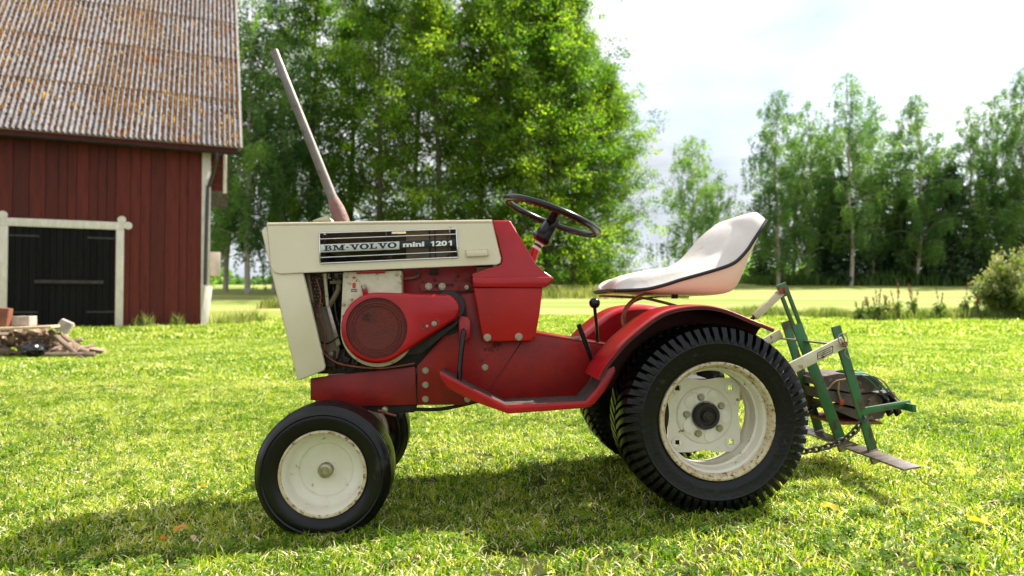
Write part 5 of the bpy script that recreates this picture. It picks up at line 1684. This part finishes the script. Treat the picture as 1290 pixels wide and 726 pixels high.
tbox('board', -50, 412.5, 64, 416, 9.1, .50, M['wood_end'], 'wide pale board laid flat over the firewood heap', 'board', tilt=R(-2.5))
tbox('timber_block', 12, 398.5, 36.5, 410.5, 9.3, .16, M['block'], 'pale squared timber block lying on the wide board', 'block')
tbox('wood_chunk', -9, 388, 9, 411, 9.2, .10, M['wood_orange'], 'orange-brown split chunk standing on the board at the left edge', 'wood chunk', tilt=R(6))
tbox('concrete_block', 70, 404, 84, 419, 9.3, .15, M['block'], 'pale tilted concrete block on the right shoulder of the heap', 'block', rz=R(25), tilt=R(28))
bm = bmesh.new(); bmesh.ops.create_icosphere(bm, subdivisions=3, radius=.14)
for v in bm.verts:
    v.co *= 1 + .22 * math.sin(v.co.x * 40) * math.sin(v.co.y * 37 + 1) * math.cos(v.co.z * 42); v.co.z *= .72
o = finish('plastic_bag', bm, M['bag'], None, smooth=25); p = at_depth(43, 438, 9.05); o.location = (p.x, p.y, .09)
tag(o, 'crumpled black plastic bag at the foot of the firewood heap', 'bag')

# ------------------------------------------------------------------ trees
def leaf_quads(name, C, size, m, parent, jitter=.4, aspect=1.3, tint=None, updir=None):
    n = len(C)
    a = rng.normal(size=(n, 3)); a /= np.linalg.norm(a, axis=1)[:, None]
    if updir is not None: a = a * (1 - updir) + np.array([0, 0, 1.0]) * updir * np.sign(rng.random((n, 1)) - .0)
    b = rng.normal(size=(n, 3)); b -= (b * a).sum(1)[:, None] * a / (a * a).sum(1)[:, None]; b /= np.linalg.norm(b, axis=1)[:, None]
    a /= np.linalg.norm(a, axis=1)[:, None]
    c = np.cross(a, b)
    s = size * rng.uniform(1 - jitter, 1 + jitter, n)[:, None] / 2
    u = b * s * aspect; v = c * s
    # kite shaped leaf
    V = np.stack([C - u, C + v * .9 - u * .1, C + u, C - v * .9 - u * .1], 1).reshape(-1, 3)
    me = bpy.data.meshes.new(name)
    me.vertices.add(4 * n); me.vertices.foreach_set('co', V.astype(np.float32).ravel())
    me.loops.add(4 * n); me.loops.foreach_set('vertex_index', np.arange(4 * n, dtype=np.int32))
    me.polygons.add(n); me.polygons.foreach_set('loop_start', np.arange(0, 4 * n, 4, dtype=np.int32)); me.polygons.foreach_set('loop_total', np.full(n, 4, dtype=np.int32))
    me.update(calc_edges=True)
    at = me.attributes.new('tint', 'FLOAT', 'POINT')
    if tint is None: tint = np.clip(rng.normal(.5, .2, n), 0, 1)
    at.data.foreach_set('value', np.repeat(tint, 4).astype(np.float32))
    me.materials.append(m)
    o = bpy.data.objects.new(name, me)
    return link(o, parent)

def limb(bm, pts, r0, r1, n=6):
    m = len(pts); add_tube(bm, pts, [r0 + (r1 - r0) * i / (m - 1) for i in range(m)], n, cap=False)

def broadleaf(H, CW, base, nl, per, seed, lsize=.12, lean=0, spread=.55, side=None):
    """tall aspen-like tree: upright limbs, leaf clumps set along the outer limbs"""
    rr = random.Random(seed)
    root = empty('aspen_tree')
    bm = bmesh.new()
    tr = [Vector((lean * (k / 8) ** 1.5 + rr.uniform(-.12, .12) * k / 4, rr.uniform(-.12, .12) * k / 4, H * .96 * k / 8)) for k in range(9)]
    tr[0] = Vector((0, 0, -.3))
    trc = catmull(tr, 3)
    limb(bm, trc, H * .0105, .02, 9)
    cl = []
    for i in range(nl):
        f = base + (1 - base) * ((i + rr.random()) / nl) ** .9
        f = min(f, .985)
        p = trc[min(int(f * (len(trc) - 1)), len(trc) - 1)]
        g_ = (f - base) / (1 - base)
        prof = math.sin(PI * min(1, (.16 + g_ * .84)) ** .85) ** .8 if g_ < .97 else .25
        L = CW * max(.22, prof) * rr.choice([.5, .7, .85, 1.0, 1.3])
        az = i * 2.39996 + rr.uniform(-.5, .5)
        el = R(rr.uniform(-4, 38) * min(1, g_ * 4 + .3) + 26 * g_)
        d = Vector((math.cos(az) * math.cos(el), math.sin(az) * math.cos(el), math.sin(el)))
        pts = [p]
        q = p.copy(); dd = d.copy()
        for k in range(4):
            dd = (dd + Vector((rr.uniform(-.22, .22), rr.uniform(-.22, .22), rr.uniform(-.05, .22)))).normalized()
            q = q + dd * L / 4; pts.append(q.copy())
        limb(bm, pts, max(.02, .05 * (1 - g_) + .018), .008, 5)
        for k in range(per):
            t = rr.uniform(.28, 1.0); ix = min(int(t * 4), 3)
            c0 = pts[ix].lerp(pts[ix + 1], t * 4 - ix)
            off = Vector((rr.gauss(0, 1), rr.gauss(0, 1), rr.gauss(0, .8))) * (.24 * L * .6)
            cp = c0 + off
            if rr.random() < .35: limb(bm, [c0, (c0 + cp) / 2 + Vector((0, 0, .05)), cp], .012, .005, 4)
            cl.append((cp, rr.uniform(.16, .44), rr.gauss(.48, .27)))
    finish('trunk', bm, M['bark'], root, smooth=80)
    Cs, Ts = [], []
    for cp, sg, tn in cl:
        k = int(rr.uniform(48, 96) * (sg / .4) ** 1.3)
        pts = rng.normal(size=(k, 3)) * np.array([sg, sg, sg * .62]) + np.array(cp[:])
        Cs.append(pts); Ts.append(np.clip(rng.normal(tn, .12, k), 0, 1))
    leaf_quads('crown', np.concatenate(Cs), lsize, M['aspen'], root, tint=np.concatenate(Ts))
    return root

def birch(H, CW, base, nl, seed, lsize=.10, dens=1.0, name='birch_tree'):
    rr = random.Random(seed)
    root = empty(name)
    bm = bmesh.new()
    sx = rr.uniform(-.5, .5)
    tr = [Vector((sx * math.sin(k / 8 * PI) + rr.uniform(-.1, .1), rr.uniform(-.2, .2), H * .97 * k / 8)) for k in range(9)]
    tr[0] = Vector((0, 0, -.3)); trc = catmull(tr, 3)
    limb(bm, trc, H * .0095, .015, 9)
    Cs, Ts = [], []
    for i in range(nl):
        f = base + (1 - base) * (i + rr.random()) / nl; f = min(f, .99)
        p = trc[min(int(f * (len(trc) - 1)), len(trc) - 1)]
        g_ = (f - base) / (1 - base)
        prof = (1 - g_) ** .6 * (.55 + .6 * g_) if g_ > .1 else .5
        L = CW * 1.5 * max(.12, prof) * rr.uniform(.5, 1.2)
        az = i * 2.39996 + rr.uniform(-.6, .6); el = R(rr.uniform(30, 60))
        pts = [p]; q = p.copy()
        for k in range(5):
            e = el - R(14) * k
            d = Vector((math.cos(az) * math.cos(e), math.sin(az) * math.cos(e), math.sin(e)))
            q = q + d * L / 5 + Vector((rr.uniform(-.05, .05),) * 3); pts.append(q.copy())
        limb(bm, pts, max(.012, .035 * (1 - g_) + .01), .005, 5)
        ns = int(max(3, 7 * L) * dens)
        tn = rr.gauss(.5, .15)
        for s in range(ns):
            t = rr.uniform(.3, 1.0); ix = min(int(t * 5), 4); c0 = pts[ix].lerp(pts[ix + 1], t * 5 - ix)
            c0 = c0 + Vector((rr.gauss(0, .18), rr.gauss(0, .18), rr.gauss(0, .1)))
            ln = rr.uniform(.4, 1.7) * (.5 + .6 * (1 - g_))
            k = int(26 * ln) + 4
            zz = rng.uniform(0, 1, k) ** .8
            drift = np.array([rr.uniform(-.25, .25), rr.uniform(-.25, .25), -ln])
            pt = np.array(c0[:]) + zz[:, None] * drift + rng.normal(size=(k, 3)) * np.array([.09, .09, .06])
            Cs.append(pt); Ts.append(np.clip(rng.normal(tn, .14, k), 0, 1))
    finish('trunk', bm, M['bark_birch'], root, smooth=80)
    leaf_quads('crown', np.concatenate(Cs), lsize, M['birch'], root, tint=np.concatenate(Ts))
    return root

def spruce(H, CW, seed):
    rr = random.Random(seed)
    root = empty('spruce_tree'); bm = bmesh.new()
    limb(bm, [Vector((0, 0, -.3)), Vector((.05, 0, H * .5)), Vector((0, 0, H))], H * .011, .01, 8)
    Cs = []; D = []
    levels = int(H * 2.1)
    for l in range(levels):
        f = .06 + .93 * l / levels
        nb = 7
        for b in range(nb):
            if rr.random() < .12: continue
            az = b * 2 * PI / nb + l * .7 + rr.uniform(-.3, .3)
            L = CW * (1 - f) ** .8 * rr.uniform(.7, 1.15) + .15
            p = Vector((0, 0, f * H))
            tip = p + Vector((math.cos(az) * L, math.sin(az) * L, -L * .28 + rr.uniform(-.1, .1)))
            if L > .5: limb(bm, [p, (p + tip) / 2 + Vector((0, 0, -.03 * L)), tip], .02, .006, 4)
            k = int(34 * L) + 6
            t = rng.uniform(.12, 1, k)
            wdt = .30 * L * (1 - t * .6) * .5
            side_ = np.array([-math.sin(az), math.cos(az), 0])
            pt = np.array(p[:]) + t[:, None] * np.array((tip - p)[:]) + (rng.normal(size=k) * wdt)[:, None] * side_ + np.stack([np.zeros(k), np.zeros(k), -np.abs(rng.normal(0, .12, k))], -1)
            Cs.append(pt)
    finish('trunk', bm, M['bark_dark'], root, smooth=80)
    leaf_quads('crown', np.concatenate(Cs), .20, M['spruce'], root, aspect=1.5)
    return root

def put(proto_, used_set, px, Y, sc, rz, label, cat, group, sxy=None):
    o = proto_ if proto_.name not in used_set else copy_tree(proto_)
    used_set.add(proto_.name)
    X = (px - 645) / FPX * Y
    o.location = (X, Y, T(X, Y)); o.rotation_euler = (0, 0, rz)
    o.scale = (sxy or sc, sxy or sc, sc)
    tag(o, label, cat, group)
    return o
us = set()
A1 = broadleaf(25, 5.6, .05, 96, 15, 21)
A2 = broadleaf(24, 5.0, .07, 84, 10, 22, lean=.8)
A3 = broadleaf(22, 6.4, .02, 104, 15, 23)
A4 = broadleaf(24, 4.8, .08, 80, 8, 24)
G_ = 'broad leafy trees behind the tractor'
for (pr, px, Y, sc, rz, lb) in (
        (A4, 395, 47, 1.05, .3, 'thin-crowned tree whose trunk shows left of the exhaust pipe top'),
        (A2, 440, 50, 1.05, 1.3, 'tall tree with gappy lower crown behind the exhaust pipe'),
        (A4, 478, 46, 1.0, 2.2, 'tall dark-trunked tree just right of the exhaust pipe'),
        (A2, 520, 52, 1.1, .9, 'tall leafy tree behind the middle of the tractor hood'),
        (A2, 555, 46, 1.0, 4.0, 'leaning dark-trunked tree above the rear of the hood'),
        (A1, 605, 49, 1.08, 2.6, 'dense tree above the red dash cowl'),
        (A3, 655, 52, 1.18, 5.1, 'broad dense tree just left of the steering wheel'),
        (A3, 690, 47, 1.02, 1.9, 'dense bright tree directly above the steering wheel'),
        (A1, 722, 48, .86, 3.9, 'bright green tree forming the sunlit right side of the clump'),
        (A3, 765, 50, .74, .4, 'lowest rounded tree at the right edge of the clump')):
    put(pr, us, px, Y, sc, rz, lb, 'tree', G_)
B1 = birch(19, 4.2, .12, 92, 31, dens=.95)
B2 = birch(18, 3.6, .14, 78, 32, dens=.9)
B3 = birch(13, 4.0, .08, 66, 33, dens=.8)
B4 = birch(20, 4.2, .18, 80, 34, dens=.85)
Gb = 'birches along the far edge of the field'
for (pr, px, Y, sc, rz, lb) in (
        (B3, 872, 56, .98, .2, 'small lone birch standing in the gap left of the seat back'),
        (B3, 905, 60, .74, 2.0, 'thin pale birch top just behind the seat back'),
        (B1, 980, 58, .90, 1.0, 'leftmost tall birch of the row behind the green implement'),
        (B2, 1018, 60, .92, 3.0, 'slim birch second from the left in the far row'),
        (B4, 1072, 58, .93, 4.2, 'tallest drooping birch in the middle of the far row'),
        (B3, 1000, 62, 1.05, 4.4, 'low-crowned birch filling the gap between the two leftmost tall ones'),
        (B3, 1046, 63, 1.15, 2.9, 'short birch just left of the tallest drooping one'),
        (B3, 1128, 62, 1.1, .9, 'short birch between the tallest one and the bushy light green one'),
        (B2, 1100, 61, .96, .8, 'slim birch just right of the tallest one in the far row'),
        (B1, 1155, 59, .90, 2.4, 'bushy light green birch over the weeds patch'),
        (B3, 1188, 60, .96, 5.5, 'short birch between two taller ones over the dark spruces'),
        (B2, 1222, 60, .90, 1.7, 'sparse birch with a few yellow leaves left of the right edge'),
        (B4, 1258, 60, .86, 5.0, 'birch second from the right edge of the photo'),
        (B1, 1296, 57, 1.0, .5, 'tall birch cut by the right edge of the photo'),
        (B4, 1345, 59, 1.0, 2.2, 'tall birch just beyond the right edge of the row'),
        (B1, 345, 46, 1.12, 3.3, 'pale drooping birch beside the barn roof edge'),
        (B4, 312, 44, 1.0, 1.2, 'birch with a thick dark trunk right of the barn corner'),
        (B2, 284, 46, 1.1, 2.7, 'birch whose twin trunk shows beside the meter box'),
        (B4, 372, 52, 1.05, 4.7, 'drooping birch between the barn and the broad trees'),
        (B1, 255, 50, 1.0, 5.9, 'birch mostly hidden behind the barn corner')):
    put(pr, us, px, Y, sc, rz, lb, 'birch tree', Gb if px > 800 else 'birches beside the barn')
S1 = spruce(11, 2.6, 41)
S2 = spruce(9, 2.5, 42)
Gs = 'dark spruces under the far birches'
for (pr, px, Y, sc, rz, lb) in (
        (S2, 962, 64, .75, 0, 'low spruce at the left foot of the far birch row'),
        (S1, 1045, 62, 1.0, 1, 'dark spruce left of the tallest birch trunk'),
        (S2, 1062, 60, 1.1, 2, 'dense spruce tight behind the tallest birch trunk'),
        (S1, 1112, 63, 1.02, 3, 'dark spruce behind the top of the weeds patch left end'),
        (S2, 1140, 61, 1.15, 4, 'broad spruce below the bushy light green birch'),
        (S1, 1178, 62, 1.1, .5, 'tall dark spruce in the shadiest part of the far row'),
        (S2, 1200, 60, 1.2, 1.5, 'dark spruce right of the shadiest gap in the far row'),
        (S1, 1240, 63, .95, 2.5, 'spruce above the left side of the flowering shrub'),
        (S2, 1284, 61, 1.2, 3.5, 'spruce above the flowering shrub at the right edge'),
        (S1, 1330, 62, 1.1, 4.5, 'spruce just beyond the right edge of the far row')):
    put(pr, us, px, Y, sc, rz, lb, 'spruce tree', Gs)

# far-off wood on the skyline
def far_wood():
    n = 60000
    x = rng.uniform(-260, 260, n); y = 190 + rng.uniform(-12, 12, n)
    h = (7.0 + 2.2 * np.sin(x * .11) + 1.6 * np.sin(x * .31 + 1) + 1.2 * np.sin(x * .83)) * (1 - .3 * rng.random(n))
    z = terr(x, y) + h * rng.random(n) ** .6
    C = np.stack([x, y, z], -1)
    o = leaf_quads('distant_wood', C, 1.5, M['birch'], None)
    tag(o, kind='stuff')
far_wood()

# undergrowth between the trunks, tall grass, weeds, shrub
def tall_patch(name, boxes, h0, h1, w, n, m, tint=(.45, .2), lean=.5):
    sp = []
    V = []; F = []; Tn = []
    for (x0, x1, y0, y1, share) in boxes:
        for i in range(int(n * share)):
            x = rnd.uniform(x0, x1); y = rnd.uniform(y0, y1); z = T(x, y)
            h = rnd.uniform(h0, h1) * (.6 + .4 * math.sin(PI * (x - x0) / (x1 - x0)))
            az = rnd.uniform(0, 2 * PI); b = rnd.uniform(.05, lean); fa = rnd.uniform(0, PI); t_ = rnd.gauss(*tint)
            k = len(V); ww = w * rnd.uniform(.6, 1.3)
            for tt, q in ((0, 1), (.5, .8)):
                for s in (-1, 1):
                    V.append((x + math.cos(az) * b * h * tt * tt + math.cos(fa) * ww * q * s, y + math.sin(az) * b * h * tt * tt + math.sin(fa) * ww * q * s, z + h * tt)); Tn.append(t_)
            V.append((x + math.cos(az) * b * h, y + math.sin(az) * b * h, z + h * .95)); Tn.append(t_)
            F += [(k, k + 1, k + 3, k + 2), (k + 2, k + 3, k + 4)]
    me = bpy.data.meshes.new(name); me.from_pydata(V, [], F)
    at = me.attributes.new('tint', 'FLOAT', 'POINT'); at.data.foreach_set('value', Tn)
    me.materials.append(m); o = link(bpy.data.objects.new(name, me)); o['kind'] = 'stuff'
    return o
def wx(px, Y): return (px - 645) / FPX * Y
# bank of rough grass across the field edge behind the lawn
tall_patch('rough_grass', [(wx(1075, 24.5), wx(1330, 24.5), 24.2, 26.2, .5), (wx(925, 27), wx(1010, 27), 26.5, 28.5, .25), (wx(1010, 26), wx(1080, 26), 25.5, 27, .15)], .18, .50, .014, 6000, M['meadow'], (.55, .22))
tall_patch('field_edge_grass', [(wx(240, 24), wx(400, 24), 30, 40, .3), (wx(400, 40), wx(860, 40), 38, 46, .7)], .3, .8, .03, 9000, M['meadow'], (.75, .2))
tall_patch('weeds', [(-10.9, -10.2, 19.9, 20.15, .25), (-10.0, -9.5, 20.25, 20.5, .15), (-9.2, -8.0, 20.9, 23.5, .6)], .12, .55, .016, 420, M['meadow'], (.55, .3), .7)
tall_patch('undergrowth', [(wx(950, 60), wx(1340, 60), 58, 64, 1)], .5, 1.6, .08, 4500, M['meadow'], (.05, .1))

def weed_plant(px, Y, h, spikes, label, seed):
    rr = random.Random(seed)
    X = wx(px, Y); root = empty('dock_weed', (X, Y, T(X, Y)))
    bm = bmesh.new(); tips = []
    for s in range(spikes):
        az = rr.uniform(0, 2 * PI); l = rr.uniform(.04, .3); hh = h * rr.uniform(.7, 1)
        tip = Vector((math.cos(az) * l, math.sin(az) * l, hh)); tips.append(tip)
        add_tube(bm, [Vector((0, 0, 0)), tip * .5 + Vector((0, 0, .05)), tip], [.009, .007, .004], 5)
    finish('stem', bm, M['bark'], root)
    C = []
    for tip in tips:
        k = 60; t = rng.uniform(.62, 1.02, k)
        leaf_quads('seedhead', np.array(tip[:]) * t[:, None] + rng.normal(size=(k, 3)) * np.array([.016, .016, .012]), .034, M['seedhead'], root)
    t = rng.uniform(0.03, .5, 90)
    C2 = np.array([tips[i % len(tips)][:] for i in range(90)]) * t[:, None] + rng.normal(size=(90, 3)) * .07
    C2[:, 2] = np.abs(C2[:, 2])
    leaf_quads('leaves', C2, .11, M['meadow'], root, aspect=1.9)
    tag(root, label, 'weed', 'brown-spiked weeds on the field edge')
LW = ('short brown-spiked weed at the left end of the weeds patch', 'pair of brown seed spikes left in the weeds patch', 'tallest cluster of brown spikes in the left half of the patch',
      'brown-spiked weed right of the tallest cluster', 'pale-headed weed in the middle of the patch', 'slim weed with cream heads right of the middle', 'single dark tall seed spike right of the middle',
      'leaning pale stalk near the flowering shrub', 'thin spike weed beside the flowering shrub')
for i, (px, h, s) in enumerate(((1083, .85, 3), (1096, .85, 3), (1106, 1.1, 5), (1118, .9, 3), (1130, 1.25, 3), (1152, 1.25, 4), (1184, 1.2, 2), (1214, 1.25, 1), (1228, .9, 2))):
    weed_plant(px, 24.6 + rnd.uniform(-.3, .5), h, s, LW[i], 60 + i)

def shrub(px, Y, H, Wd, label, seed):
    X = wx(px, Y); root = empty('flowering_shrub', (X, Y, T(X, Y)))
    rr = random.Random(seed); bm = bmesh.new(); Cl, Cf = [], []
    for s in range(90):
        az = rr.uniform(0, 2 * PI); l = Wd * math.sqrt(rr.random()); hh = H * math.sqrt(max(.06, 1 - (l / Wd) ** 2 * .8)) * rr.uniform(.5, 1.15)
        tip = Vector((math.cos(az) * l, math.sin(az) * l, hh))
        add_tube(bm, [Vector((tip.x * .3, tip.y * .3, 0)), tip * .55, tip], [.01, .007, .004], 4)
        k = 150; t = rng.uniform(.12, .95, k)
        Cl.append(np.array(tip[:]) * t[:, None] + rng.normal(size=(k, 3)) * .10)
        k = 60; t = rng.uniform(.70, 1.08, k)
        Cf.append(np.array(tip[:]) * t[:, None] + rng.normal(size=(k, 3)) * .055)
    finish('stem', bm, M['bark'], root)
    C = np.concatenate(Cl); C[:, 2] = np.abs(C[:, 2])
    leaf_quads('leaves', C, .085, M['meadow'], root, tint=np.clip(rng.normal(.5, .18, len(C)), 0, 1), aspect=1.6)
    leaf_quads('blossom', np.concatenate(Cf), .055, M['flowers'], root)
    tag(root, label, 'shrub')
shrub(1278, 25.0, 2.15, 1.5, 'cream-flowering shrub at the right edge above the lawn', 71)
shrub(1345, 26.4, 2.3, 1.4, 'larger flowering shrub just beyond the right edge', 72)

# ------------------------------------------------------------------ fallen leaves on the lawn
def fallen(px, py, s, m, label, seed):
    rr = random.Random(seed)
    p = gpt(px, py); bm = bmesh.new()
    n = 14; vs = []
    for i in range(n):
        t = 2 * PI * i / n; r = s * (.5 + .12 * math.cos(5 * t + seed)) * (1.25 if i == 0 else 1)
        vs.append(bm.verts.new((r * math.cos(t), r * .8 * math.sin(t), .006 * math.sin(3 * t) + .25 * s * abs(math.sin(t)) ** 2)))
    c = bm.verts.new((0, 0, 0))
    for i in range(n): bm.faces.new((c, vs[i], vs[(i + 1) % n]))
    me_o = finish('fallen_leaf', bm, m, None, smooth=60)
    at = me_o.data.attributes.new('tint', 'FLOAT', 'POINT'); at.data.foreach_set('value', [rr.random()] * len(me_o.data.vertices))
    me_o.location = (p.x, p.y, T(p.x, p.y) + .042); me_o.rotation_euler = (rr.uniform(-.3, .3), rr.uniform(-.3, .3), rr.uniform(0, 6))
    tag(me_o, label, 'leaf')
fallen(1232, 698, .062, M['yellow_leaf'], 'large yellow leaf on the grass in the lower right corner', 1)
fallen(227, 668, .036, M['orange_leaf'], 'orange leaf in the shadow left of the front wheel', 2)
fallen(205, 681, .026, M['orange_leaf'], 'small rusty leaf lower left of the orange one', 3)
fallen(254, 614, .030, M['yellow_leaf'], 'small orange-yellow leaf on the sunlit grass left of the front wheel', 4)
fallen(1045, 672, .040, M['yellow_leaf'], 'yellowing leaf on the grass below the rear wheel right side', 5)
fallen(244, 682, .026, M['wood_end'], 'pale dry leaf just below the orange leaf', 6)
